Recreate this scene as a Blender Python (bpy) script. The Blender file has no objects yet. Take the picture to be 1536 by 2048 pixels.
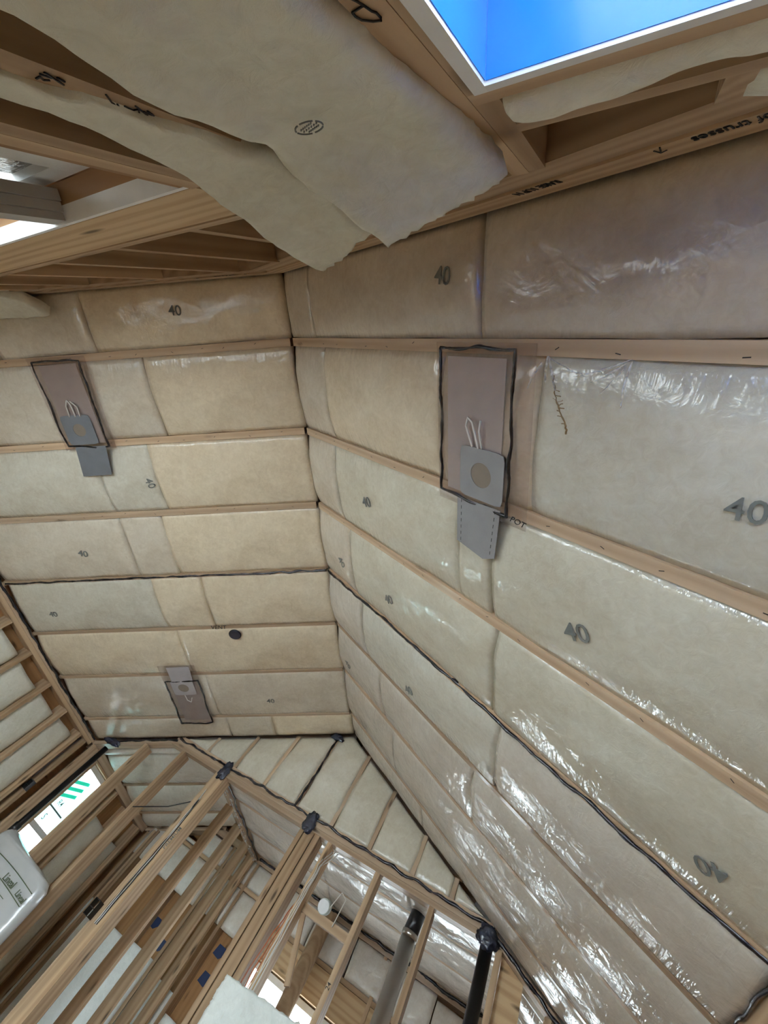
import bpy, bmesh, math, random
from mathutils import Vector, Matrix, noise

# ------------------------------------------------------------------ camera, sky, exposure
sc = bpy.context.scene
COL = sc.collection
cam_d = bpy.data.cameras.new('camera')
cam_d.sensor_fit = 'HORIZONTAL'; cam_d.sensor_width = 36.0
cam_d.lens = 36.0 * 811.2 / 1536.0
cam_d.clip_start = 0.01
cam = bpy.data.objects.new('camera', cam_d); COL.objects.link(cam)
CR = ((0.881, 0.152, -0.449), (0.071, 0.895, 0.441), (0.468, -0.421, 0.777))   # world X,Y,Z in camera axes
right = Vector((CR[0][0], CR[1][0], CR[2][0])).normalized()
down = Vector((CR[0][1], CR[1][1], CR[2][1])); down = (down - right * down.dot(right)).normalized()
fwd = right.cross(down)
m = Matrix.Identity(4)
for i in range(3):
    m[i][0] = right[i]; m[i][1] = -down[i]; m[i][2] = -fwd[i]
cam.matrix_world = m
sc.camera = cam

world = bpy.data.worlds.new('world'); sc.world = world; world.use_nodes = True
bg = world.node_tree.nodes['Background']
bg.inputs[0].default_value = (0.86, 0.92, 0.97, 1)
bg.inputs[1].default_value = 22.0
sc.view_settings.view_transform = 'Standard'
sc.view_settings.look = 'None'
sc.view_settings.gamma = 1.0
sc.view_settings.use_curve_mapping = False
sc.view_settings.exposure = -0.08
sc.cycles.use_denoising = True
sc.cycles.max_bounces = 8
sc.cycles.diffuse_bounces = 6
sc.cycles.transparent_max_bounces = 16
sc.cycles.sample_clamp_indirect = 8.0
sc.cycles.caustics_reflective = False
sc.cycles.caustics_refractive = False

# ------------------------------------------------------------------ the room's dimensions (metres, camera at the origin)
RX, RZ, M = -1.918, 2.285, 0.493          # ridge and pitch
XL, XR = -4.59, 0.755                     # eaves
ZE = RZ - M * (RX - XL)                   # eave height
YA, YB, YC = -0.259, 4.153, 5.95          # window wall, gable partition, outer wall
ZF = -1.5                                 # floor
ZP = 1.41                                 # plate / flat ceiling
RAFT = [-0.238, 0.137, 0.738, 1.338, 1.960, 2.557, 3.151, 3.797]
def zl(x): return RZ - M * (RX - x)
def zr(x): return RZ - M * (x - RX)
NL = Vector((M, 0, -1)).normalized()
NR = Vector((-M, 0, -1)).normalized()
def PL(x, y, d=0.0): return Vector((x, y, zl(x))) + NL * d
def PR(x, y, d=0.0): return Vector((x, y, zr(x))) + NR * d
rnd = random.Random(7)

# ------------------------------------------------------------------ materials
def newmat(name):
    mt = bpy.data.materials.new(name); mt.use_nodes = True
    nt = mt.node_tree
    return mt, nt, nt.nodes['Principled BSDF'], nt.nodes['Material Output']
def nd(nt, t, **kw):
    n = nt.nodes.new(t)
    for k, v in kw.items():
        if k.startswith('i_'): n.inputs[k[2:].replace('_', ' ')].default_value = v
        else: setattr(n, k, v)
    return n
def ramp(nt, fac, stops):
    r = nt.nodes.new('ShaderNodeValToRGB'); e = r.color_ramp.elements
    while len(e) < len(stops): e.new(0.5)
    for el, (p, c) in zip(e, stops): el.position = p; el.color = (*c, 1)
    nt.links.new(fac, r.inputs[0]); return r.outputs[0]
def mixc(nt, a, b, fac, mode='MIX'):
    n = nt.nodes.new('ShaderNodeMix'); n.data_type = 'RGBA'; n.blend_type = mode
    for sock, v in ((n.inputs[0], fac), (n.inputs[6], a), (n.inputs[7], b)):
        if hasattr(v, 'is_linked'): nt.links.new(v, sock)
        elif isinstance(v, tuple): sock.default_value = (*v, 1) if len(v) == 3 else v
        else: sock.default_value = v
    return n.outputs[2]
def math_n(nt, op, a, b=None, c=None):
    n = nt.nodes.new('ShaderNodeMath'); n.operation = op
    for k, v in enumerate((a, b, c)):
        if v is None: continue
        if hasattr(v, 'is_linked'): nt.links.new(v, n.inputs[k])
        else: n.inputs[k].default_value = v
    return n.outputs[0]

def simple(name, col, rough=0.6, metal=0.0, coat=0.0, spec=0.5, bump=0.0, bscale=40.0):
    mt, nt, p, o = newmat(name)
    p.inputs['Base Color'].default_value = (*col, 1); p.inputs['Roughness'].default_value = rough
    p.inputs['Metallic'].default_value = metal; p.inputs['Coat Weight'].default_value = coat
    p.inputs['Specular IOR Level'].default_value = spec
    tc = nd(nt, 'ShaderNodeTexCoord')
    ns = nd(nt, 'ShaderNodeTexNoise', i_Scale=bscale * 0.3, i_Detail=4.0)
    nt.links.new(tc.outputs['Object'], ns.inputs['Vector'])
    c = mixc(nt, tuple(x * 0.82 for x in col), tuple(min(1, x * 1.12) for x in col), ns.outputs['Fac'])
    nt.links.new(c, p.inputs['Base Color'])
    if bump:
        b = nd(nt, 'ShaderNodeTexNoise', i_Scale=bscale, i_Detail=6.0)
        nt.links.new(tc.outputs['Object'], b.inputs['Vector'])
        bn = nd(nt, 'ShaderNodeBump', i_Strength=bump, i_Distance=0.004)
        nt.links.new(b.outputs['Fac'], bn.inputs['Height']); nt.links.new(bn.outputs[0], p.inputs['Normal'])
    return mt

def wood(name, light, dark, rings=1.0, film=False, rough=0.65):
    """pine board: local X runs along the grain"""
    mt, nt, p, o = newmat(name)
    tc = nd(nt, 'ShaderNodeTexCoord'); oi = nd(nt, 'ShaderNodeObjectInfo')
    mp = nd(nt, 'ShaderNodeMapping'); mp.inputs['Scale'].default_value = (1.2, 26, 26)
    nt.links.new(tc.outputs['Object'], mp.inputs['Vector'])
    off = nd(nt, 'ShaderNodeVectorMath', operation='ADD')
    cb = nd(nt, 'ShaderNodeCombineXYZ')
    r10 = math_n(nt, 'MULTIPLY', oi.outputs['Random'], 37.0)
    for k in range(3): nt.links.new(r10, cb.inputs[k])
    nt.links.new(mp.outputs[0], off.inputs[0]); nt.links.new(cb.outputs[0], off.inputs[1])
    n1 = nd(nt, 'ShaderNodeTexNoise', i_Scale=1.0, i_Detail=6.0, i_Roughness=0.6, i_Distortion=0.6)
    nt.links.new(off.outputs[0], n1.inputs['Vector'])
    mp2 = nd(nt, 'ShaderNodeMapping'); mp2.inputs['Scale'].default_value = (0.6, 5, 5)
    nt.links.new(tc.outputs['Object'], mp2.inputs['Vector'])
    off2 = nd(nt, 'ShaderNodeVectorMath', operation='ADD')
    nt.links.new(mp2.outputs[0], off2.inputs[0]); nt.links.new(cb.outputs[0], off2.inputs[1])
    wv = nd(nt, 'ShaderNodeTexWave', wave_type='RINGS', i_Scale=1.6, i_Distortion=5.0, i_Detail=2.0)
    wv.inputs['Detail Scale'].default_value = 1.0
    nt.links.new(off2.outputs[0], wv.inputs['Vector'])
    f = math_n(nt, 'MULTIPLY_ADD', wv.outputs['Fac'], 0.35 * rings, math_n(nt, 'MULTIPLY', n1.outputs['Fac'], 0.75))
    c = ramp(nt, f, [(0.25, dark), (0.75, light)])
    # knots
    kn = nd(nt, 'ShaderNodeTexVoronoi', i_Scale=1.0)
    mp3 = nd(nt, 'ShaderNodeMapping'); mp3.inputs['Scale'].default_value = (2.2, 9, 9)
    nt.links.new(tc.outputs['Object'], mp3.inputs['Vector'])
    off3 = nd(nt, 'ShaderNodeVectorMath', operation='ADD')
    nt.links.new(mp3.outputs[0], off3.inputs[0]); nt.links.new(cb.outputs[0], off3.inputs[1])
    nt.links.new(off3.outputs[0], kn.inputs['Vector'])
    kf = ramp(nt, kn.outputs['Distance'], [(0.05, (1, 1, 1)), (0.15, (0, 0, 0))])
    c = mixc(nt, c, tuple(x * 0.35 for x in dark), kf)
    tone = ramp(nt, oi.outputs['Random'], [(0.0, (0.74, 0.70, 0.66)), (0.5, (0.95, 0.95, 0.95)), (1.0, (1.1, 1.06, 1.0))])
    c = mixc(nt, c, tone, 1.0, 'MULTIPLY')
    nt.links.new(c, p.inputs['Base Color'])
    p.inputs['Roughness'].default_value = rough; p.inputs['Specular IOR Level'].default_value = 0.25
    bn = nd(nt, 'ShaderNodeBump', i_Strength=0.15, i_Distance=0.002)
    nt.links.new(n1.outputs['Fac'], bn.inputs['Height']); nt.links.new(bn.outputs[0], p.inputs['Normal'])
    if film:
        p.inputs['Coat Weight'].default_value = 0.7; p.inputs['Coat Roughness'].default_value = 0.16
    return mt

def fibre(name, tan, white, film=True, wr=0.55, coat_rough=0.17, coat=0.8, wdist=0.022):
    """glass-wool batt; with film=True the stretched clear sheet over it is the glossy, wrinkled top layer.
    UVMap: metres along / across; EdgeUV: 0..1 along / across."""
    mt, nt, p, o = newmat(name)
    tc = nd(nt, 'ShaderNodeTexCoord'); oi = nd(nt, 'ShaderNodeObjectInfo')
    n1 = nd(nt, 'ShaderNodeTexNoise', i_Scale=3.2, i_Detail=5.0, i_Roughness=0.6)
    nt.links.new(tc.outputs['Object'], n1.inputs['Vector'])
    n2 = nd(nt, 'ShaderNodeTexNoise', i_Scale=30.0, i_Detail=6.0, i_Roughness=0.65, i_Distortion=0.8)
    nt.links.new(tc.outputs['Object'], n2.inputs['Vector'])
    f = math_n(nt, 'ADD', math_n(nt, 'MULTIPLY', n1.outputs['Fac'], 0.8), math_n(nt, 'MULTIPLY', n2.outputs['Fac'], 0.50))
    c = ramp(nt, f, [(0.46, tan), (0.80, white)])
    c = mixc(nt, c, oi.outputs['Color'], 1.0, 'MULTIPLY')
    n3 = nd(nt, 'ShaderNodeTexNoise', i_Scale=9.0, i_Detail=3.0, i_Roughness=0.5, i_Distortion=1.5)
    nt.links.new(tc.outputs['Object'], n3.inputs['Vector'])
    st = ramp(nt, n3.outputs['Fac'], [(0.66, (0, 0, 0)), (0.86, (1, 1, 1))])
    c = mixc(nt, c, mixc(nt, c, (0.62, 0.50, 0.34), 1.0, 'MULTIPLY'), math_n(nt, 'MULTIPLY', st, 0.35))
    nt.links.new(c, p.inputs['Base Color'])
    p.inputs['Roughness'].default_value = 0.95; p.inputs['Specular IOR Level'].default_value = 0.1
    bn = nd(nt, 'ShaderNodeBump', i_Strength=0.35 if film else 0.6, i_Distance=0.006)
    nt.links.new(n2.outputs['Fac'], bn.inputs['Height']); nt.links.new(bn.outputs[0], p.inputs['Normal'])
    if film:
        uv = nd(nt, 'ShaderNodeUVMap', uv_map='UVMap'); ed = nd(nt, 'ShaderNodeUVMap', uv_map='EdgeUV')
        sp = nd(nt, 'ShaderNodeSeparateXYZ'); nt.links.new(ed.outputs[0], sp.inputs[0])
        e = math_n(nt, 'ABSOLUTE', math_n(nt, 'SUBTRACT', sp.outputs['Y'], 0.5))
        e = math_n(nt, 'POWER', math_n(nt, 'MULTIPLY', e, 2.0), 3.0)
        mp = nd(nt, 'ShaderNodeMapping'); mp.inputs['Scale'].default_value = (46, 4.0, 1)
        nt.links.new(uv.outputs[0], mp.inputs['Vector'])
        w = nd(nt, 'ShaderNodeTexNoise', i_Scale=1.0, i_Detail=3.0, i_Roughness=0.5, i_Distortion=0.7)
        nt.links.new(mp.outputs[0], w.inputs['Vector'])
        wr1 = math_n(nt, 'MULTIPLY', w.outputs['Fac'], math_n(nt, 'ADD', 0.12, e))
        w2 = nd(nt, 'ShaderNodeTexNoise', i_Scale=6.0, i_Detail=4.0, i_Roughness=0.55, i_Distortion=2.0)
        nt.links.new(uv.outputs[0], w2.inputs['Vector'])
        h = math_n(nt, 'ADD', wr1, math_n(nt, 'MULTIPLY', w2.outputs['Fac'], 0.5))
        cbn = nd(nt, 'ShaderNodeBump', i_Strength=wr, i_Distance=wdist)
        nt.links.new(h, cbn.inputs['Height']); nt.links.new(cbn.outputs[0], p.inputs['Coat Normal'])
        p.inputs['Coat Weight'].default_value = coat; p.inputs['Coat Roughness'].default_value = coat_rough
        p.inputs['Coat IOR'].default_value = 1.8   # two film surfaces
    return mt

def filmmat(name, tint=(1.0, 1.0, 1.0), rough=0.09, extra=0.0, haze=0.9):
    mt, nt, p, o = newmat(name)
    nt.nodes.remove(p)
    tr = nd(nt, 'ShaderNodeBsdfTransparent'); tr.inputs[0].default_value = (*tint, 1)
    gl = nd(nt, 'ShaderNodeBsdfGlossy'); gl.inputs['Roughness'].default_value = rough
    lw = nd(nt, 'ShaderNodeLayerWeight'); lw.inputs[0].default_value = 0.5
    f = math_n(nt, 'ADD', math_n(nt, 'MULTIPLY', math_n(nt, 'POWER', lw.outputs['Facing'], 5.0), 0.8), 0.045 + extra)
    f = math_n(nt, 'MINIMUM', f, 0.9)
    mx = nd(nt, 'ShaderNodeMixShader')
    nt.links.new(f, mx.inputs[0]); nt.links.new(tr.outputs[0], mx.inputs[1]); nt.links.new(gl.outputs[0], mx.inputs[2])
    df = nd(nt, 'ShaderNodeBsdfDiffuse'); df.inputs[0].default_value = (0.9, 0.9, 0.9, 1)
    tl = nd(nt, 'ShaderNodeBsdfTranslucent'); tl.inputs[0].default_value = (0.9, 0.9, 0.9, 1)
    hz = nd(nt, 'ShaderNodeMixShader'); hz.inputs[0].default_value = 0.35
    nt.links.new(df.outputs[0], hz.inputs[1]); nt.links.new(tl.outputs[0], hz.inputs[2])
    hf = math_n(nt, 'MULTIPLY_ADD', math_n(nt, 'POWER', lw.outputs['Facing'], 1.6), haze, haze * 0.08)
    m2 = nd(nt, 'ShaderNodeMixShader')
    nt.links.new(hf, m2.inputs[0]); nt.links.new(mx.outputs[0], m2.inputs[1]); nt.links.new(hz.outputs[0], m2.inputs[2])
    nt.links.new(m2.outputs[0], o.inputs[0])
    return mt

W_PINE = wood('pine', (0.50, 0.355, 0.225), (0.35, 0.23, 0.135))
W_FILM = wood('pine_under_film', (0.53, 0.395, 0.275), (0.41, 0.29, 0.19), film=True)
W_LVL = wood('veneer_lumber', (0.58, 0.41, 0.24), (0.42, 0.27, 0.14), rings=1.5)
W_PLY = wood('sheathing', (0.36, 0.205, 0.095), (0.27, 0.145, 0.065), rings=0.7)
W_SUB = wood('subfloor', (0.30, 0.22, 0.15), (0.22, 0.16, 0.10), rings=0.8)
F_FILM = fibre('batt_under_film', (0.56, 0.495, 0.40), (0.71, 0.665, 0.585), wr=0.95, coat_rough=0.055, coat=1.0, wdist=0.0085)
F_FILM_L = fibre('batt_under_creased_film', (0.57, 0.50, 0.40), (0.74, 0.69, 0.60), wr=1.0, coat_rough=0.045, coat=1.0, wdist=0.0115)
F_SHINY = fibre('batt_under_slack_film', (0.58, 0.53, 0.46), (0.72, 0.69, 0.64), wr=1.0, coat_rough=0.06, coat=1.0, wdist=0.016)
F_BARE = fibre('bare_batt', (0.60, 0.575, 0.49), (0.74, 0.73, 0.66), film=False)
F_WHITE = fibre('white_batt', (0.68, 0.70, 0.67), (0.82, 0.84, 0.81), film=False)
def creasemat():
    mt, nt, p, o = newmat('crease_glint')
    p.inputs['Base Color'].default_value = (0.93, 0.93, 0.92, 1); p.inputs['Roughness'].default_value = 0.18  # white base colour stands in for highlights on creased clear film
    p.inputs['Specular IOR Level'].default_value = 1.0
    tc = nd(nt, 'ShaderNodeTexCoord'); ns = nd(nt, 'ShaderNodeTexNoise', i_Scale=60.0, i_Detail=2.0)
    nt.links.new(tc.outputs['Object'], ns.inputs['Vector'])
    r = nd(nt, 'ShaderNodeMapRange'); r.inputs[1].default_value = 0.3; r.inputs[2].default_value = 0.7; r.inputs[3].default_value = 0.15; r.inputs[4].default_value = 0.75
    nt.links.new(ns.outputs['Fac'], r.inputs[0]); nt.links.new(r.outputs[0], p.inputs['Alpha'])
    return mt
CREASE_GLINT = creasemat()
FILM = filmmat('clear_film')
FILM_G = filmmat('grey_film', tint=(0.95, 0.925, 0.925), rough=0.2, extra=0.02, haze=0.1)
BLACK = simple('black_sealant', (0.010, 0.010, 0.014), 0.25, coat=0.4, bump=0.4, bscale=120)
NAVY = simple('navy_sealant', (0.012, 0.016, 0.035), 0.3, coat=0.5, bump=0.7, bscale=60)
ABS = simple('black_pipe', (0.008, 0.008, 0.009), 0.35)
STEEL = simple('duct_steel', (0.55, 0.53, 0.50), 0.28, metal=1.0)
PLATE = simple('grey_plate', (0.31, 0.305, 0.31), 0.5, metal=0.3)
PLATE_D = simple('dark_grey_plate', (0.19, 0.20, 0.22), 0.5, metal=0.3)
BOXL = simple('pale_box_liner', (0.62, 0.56, 0.52), 0.6)
BOXB = simple('box_liner', (0.50, 0.44, 0.40), 0.6)
PLATE_P = simple('pale_plate', (0.46, 0.42, 0.43), 0.5, metal=0.2)
WHITE = simple('white_vinyl', (0.80, 0.81, 0.82), 0.35)
GREYF = simple('weathered_frame', (0.42, 0.40, 0.37), 0.6, bump=0.4, bscale=50)
GREYW = simple('stained_white', (0.62, 0.61, 0.58), 0.5, bump=0.5, bscale=30)
BLUE = simple('blue_film', (0.0, 0.15, 0.62), 0.3, coat=0.2)
INK = simple('ink', (0.012, 0.010, 0.010), 0.7)
INK_G = simple('stamp_ink', (0.17, 0.175, 0.16), 0.9)
GREEND = simple('bag_green', (.09, .12, .06), .6)
GREEN = simple('green_print', (0.10, 0.55, 0.42), 0.6)
NAVYP = simple('blue_print', (0.012, 0.030, 0.10), 0.6)
BAG = simple('bag_plastic', (0.52, 0.53, 0.53), 0.22, coat=0.6, bump=0.5, bscale=14)
WIREW = simple('white_cable', (0.75, 0.73, 0.69), 0.5)
WIREO = simple('orange_cable', (0.42, 0.11, 0.03), 0.5)
WIREB = simple('black_cable', (0.015, 0.015, 0.017), 0.4)
BOXP = simple('pale_box', (0.45, 0.50, 0.46), 0.5)
BOUNCE_GROUND = simple('ground', (0.78, 0.78, 0.78), 0.9)  # near-white so the unseen ground bounces daylight up through the windows
STAIN = simple('rust_stain', (0.27, 0.18, 0.09), 0.9)

def glassmat():
    mt, nt, p, o = newmat('window_glass'); nt.nodes.remove(p)
    tr = nd(nt, 'ShaderNodeBsdfTransparent'); tr.inputs[0].default_value = (0.93, 0.97, 0.98, 1)
    gl = nd(nt, 'ShaderNodeBsdfGlossy'); gl.inputs['Roughness'].default_value = 0.02
    lw = nd(nt, 'ShaderNodeLayerWeight'); lw.inputs[0].default_value = 0.5
    f = math_n(nt, 'ADD', math_n(nt, 'MULTIPLY', math_n(nt, 'POWER', lw.outputs['Facing'], 5.0), 0.9), 0.04)
    mx = nd(nt, 'ShaderNodeMixShader')
    nt.links.new(f, mx.inputs[0]); nt.links.new(tr.outputs[0], mx.inputs[1]); nt.links.new(gl.outputs[0], mx.inputs[2])
    nt.links.new(mx.outputs[0], o.inputs[0]); return mt
GLASS = glassmat()
def wetglass():
    mt, nt, p, o = newmat('wet_glass'); nt.nodes.remove(p)
    tc = nd(nt, 'ShaderNodeTexCoord'); ns = nd(nt, 'ShaderNodeTexNoise', i_Scale=90.0, i_Detail=3.0)
    nt.links.new(tc.outputs['Object'], ns.inputs['Vector'])
    bn = nd(nt, 'ShaderNodeBump', i_Strength=1.0, i_Distance=0.01); nt.links.new(ns.outputs['Fac'], bn.inputs['Height'])
    tr = nd(nt, 'ShaderNodeBsdfTransparent'); tr.inputs[0].default_value = (0.10, 0.085, 0.06, 1)
    gl = nd(nt, 'ShaderNodeBsdfGlossy'); gl.inputs['Roughness'].default_value = 0.03
    nt.links.new(bn.outputs[0], gl.inputs['Normal'])
    mx = nd(nt, 'ShaderNodeMixShader'); mx.inputs[0].default_value = 0.45
    nt.links.new(tr.outputs[0], mx.inputs[1]); nt.links.new(gl.outputs[0], mx.inputs[2]); nt.links.new(mx.outputs[0], o.inputs[0]); return mt
WETG = wetglass()

# ------------------------------------------------------------------ helpers
def link(o, parent=None):
    COL.objects.link(o)
    if parent is not None:
        o.parent = parent
        o.matrix_parent_inverse = parent.matrix_basis.inverted()
    return o
def tag(o, label=None, cat=None, group=None, kind=None):
    if label: o['label'] = label
    if cat: o['category'] = cat
    if group: o['group'] = group
    if kind: o['kind'] = kind
    return o
def thing(name, base, label, cat, group=None, kind=None):
    o = bpy.data.objects.new(name, None); COL.objects.link(o)
    o.empty_display_size = 0.05
    o.location = base; o['_base'] = tuple(base)
    return tag(o, label, cat, group, kind)
def mesh_obj(name, verts, faces, mat, parent=None, smooth=False, mw=None):
    me = bpy.data.meshes.new(name); me.from_pydata([tuple(v) for v in verts], [], faces)
    me.materials.append(mat)
    if smooth:
        for p in me.polygons: p.use_smooth = True
    o = bpy.data.objects.new(name, me)
    if mw is not None: o.matrix_world = mw
    return link(o, parent)
BOXF = [(0, 1, 3, 2), (4, 6, 7, 5), (0, 4, 5, 1), (2, 3, 7, 6), (0, 2, 6, 4), (1, 5, 7, 3)]
def board(name, a, b, t, w, mat, parent=None, side=(0, 1, 0)):
    """straight board from a to b; w measured along `side`, t across the other way; local X is the grain"""
    a = Vector(a); b = Vector(b); x = (b - a); L = x.length; x.normalize()
    s = Vector(side); y = (s - x * s.dot(x)).normalized(); z = x.cross(y)
    mw = Matrix.Identity(4); c = (a + b) / 2
    for i in range(3): mw[i][0] = x[i]; mw[i][1] = y[i]; mw[i][2] = z[i]; mw[i][3] = c[i]
    vs = [(sx * L / 2, sy * w / 2, sz * t / 2) for sx in (-1, 1) for sy in (-1, 1) for sz in (-1, 1)]
    return mesh_obj(name, vs, BOXF, mat, parent, mw=mw)
def box(name, x0, x1, y0, y1, z0, z1, mat, parent=None):
    d = (x1 - x0, y1 - y0, z1 - z0); k = max(range(3), key=lambda i: d[i])
    c = Vector(((x0 + x1) / 2, (y0 + y1) / 2, (z0 + z1) / 2))
    ax = Vector([1.0 if i == k else 0 for i in range(3)])
    sd = (k + 1) % 3; od = 3 - k - sd
    return board(name, c - ax * d[k] / 2, c + ax * d[k] / 2, d[od], d[sd], mat, parent, side=[1.0 if i == sd else 0 for i in range(3)])
def prism(name, poly, axis, c0, c1, mat, parent=None):
    """polygon in the two other axes, extruded along axis from c0 to c1"""
    n = len(poly); vs = []
    for c in (c0, c1):
        for (p, q) in poly:
            v = [0, 0, 0]; o = [i for i in range(3) if i != axis]
            v[o[0]] = p; v[o[1]] = q; v[axis] = c; vs.append(v)
    fs = [tuple(range(n)), tuple(range(2 * n - 1, n - 1, -1))] + [(i, (i + 1) % n, n + (i + 1) % n, n + i) for i in range(n)]
    o = mesh_obj(name, vs, fs, mat, parent)
    bm = bmesh.new(); bm.from_mesh(o.data); bmesh.ops.recalc_face_normals(bm, faces=bm.faces); bm.to_mesh(o.data); bm.free()
    return o
def tube(name, pts, r, mat, parent=None, seg=8, jit=0.0, rj=0.0, sub=0.0, seed=0):
    """round bead or cable through pts (world); sub = resample step, jit = wander, rj = radius wobble"""
    P = [Vector(p) for p in pts]
    if sub:
        Q = []
        for a, b in zip(P, P[1:]):
            n = max(1, int((b - a).length / sub))
            Q += [a.lerp(b, i / n) for i in range(n)]
        Q.append(P[-1]); P = Q
    rn = random.Random(seed)
    if jit:
        P = [p + Vector(noise.noise_vector(p * 9 + Vector((seed, 0, 0)))) * jit for p in P]
    vs, fs = [], []
    up = Vector((0.31, 0.22, 0.93))
    for i, p in enumerate(P):
        d = (P[min(i + 1, len(P) - 1)] - P[max(i - 1, 0)]).normalized()
        a = d.cross(up).normalized(); b = d.cross(a)
        rr = r * (1 + rj * noise.noise(p * 17 + Vector((0, seed, 3))) + rj * 0.6 * noise.noise(p * 60))
        for k in range(seg):
            t = 2 * math.pi * k / seg
            vs.append(p + (a * math.cos(t) + b * math.sin(t)) * rr)
    for i in range(len(P) - 1):
        for k in range(seg):
            fs.append((i * seg + k, i * seg + (k + 1) % seg, (i + 1) * seg + (k + 1) % seg, (i + 1) * seg + k))
    fs.append(tuple(range(seg))[::-1]); fs.append(tuple(range((len(P) - 1) * seg, len(P) * seg)))
    return mesh_obj(name, vs, fs, mat, parent, smooth=True)
def cyl(name, a, b, r, mat, parent=None, seg=24, r2=None):
    a = Vector(a); b = Vector(b); d = (b - a).normalized()
    u = d.cross(Vector((0.3, 0.5, 0.1))).normalized(); w = d.cross(u); r2 = r if r2 is None else r2
    vs = [c + (u * math.cos(2 * math.pi * k / seg) + w * math.sin(2 * math.pi * k / seg)) * q for c, q in ((a, r), (b, r2)) for k in range(seg)]
    fs = [(k, (k + 1) % seg, seg + (k + 1) % seg, seg + k) for k in range(seg)] + [tuple(range(seg))[::-1], tuple(range(seg, 2 * seg))]
    o = mesh_obj(name, vs, fs, mat, parent)
    for p in o.data.polygons:
        if len(p.vertices) == 4: p.use_smooth = True
    return o
def blob(name, c, rx, ry, rz, mat, parent=None, seed=0, amp=0.35, sub=3, freq=2.2):
    bm = bmesh.new(); bmesh.ops.create_icosphere(bm, subdivisions=sub, radius=1)
    for v in bm.verts:
        n = noise.noise(v.co * freq + Vector((seed * 3.1, 0, 0))) + 0.5 * noise.noise(v.co * freq * 2.7 + Vector((0, seed, 0)))
        v.co *= 1 + amp * n
        v.co.x *= rx; v.co.y *= ry; v.co.z *= rz; v.co += Vector(c)
    me = bpy.data.meshes.new(name); bm.to_mesh(me); bm.free(); me.materials.append(mat)
    for p in me.polygons: p.use_smooth = True
    return link(bpy.data.objects.new(name, me), parent)
def text(name, body, at, rgt, up, size, mat, parent=None, shear=0.0, ext=0.0006, align='CENTER', ys=1.0):
    cu = bpy.data.curves.new(name, 'FONT'); cu.body = body; cu.size = size; cu.align_x = align; cu.align_y = 'CENTER'
    cu.extrude = ext; cu.shear = shear; cu.resolution_u = 3; cu.offset = size * 0.004
    cu.materials.append(mat)
    o = bpy.data.objects.new(name, cu)
    x = Vector(rgt).normalized(); y = Vector(up); y = (y - x * y.dot(x)).normalized(); z = x.cross(y)
    mw = Matrix.Identity(4)
    for i in range(3): mw[i][0] = x[i]; mw[i][1] = y[i] * ys; mw[i][2] = z[i]; mw[i][3] = at[i]
    o.matrix_world = mw
    return link(o, parent)
def strokes(name, lines, at, rgt, up, r, mat, parent=None):
    """marker strokes: polylines in (right, up) metres on a face"""
    x = Vector(rgt).normalized(); y = Vector(up); y = (y - x * y.dot(x)).normalized()
    vs, fs = [], []
    n = x.cross(y)
    for ln in lines:
        for (p, q), (s, t) in zip(ln, ln[1:]):
            a = Vector(at) + x * p + y * q; b = Vector(at) + x * s + y * t
            d = (b - a).normalized(); w = d.cross(n) * r; k = len(vs); e = d * r * 0.6
            for zz in (0.0, 1.0):
                vs += [a - w - e + n * zz * 0.0012, a + w - e + n * zz * 0.0012, b + w + e + n * zz * 0.0012, b - w + e + n * zz * 0.0012]
            fs += [(k, k + 1, k + 2, k + 3), (k + 7, k + 6, k + 5, k + 4), (k, k + 4, k + 5, k + 1), (k + 1, k + 5, k + 6, k + 2), (k + 2, k + 6, k + 7, k + 3), (k + 3, k + 7, k + 4, k)]
    return mesh_obj(name, vs, fs, mat, parent)

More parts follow.
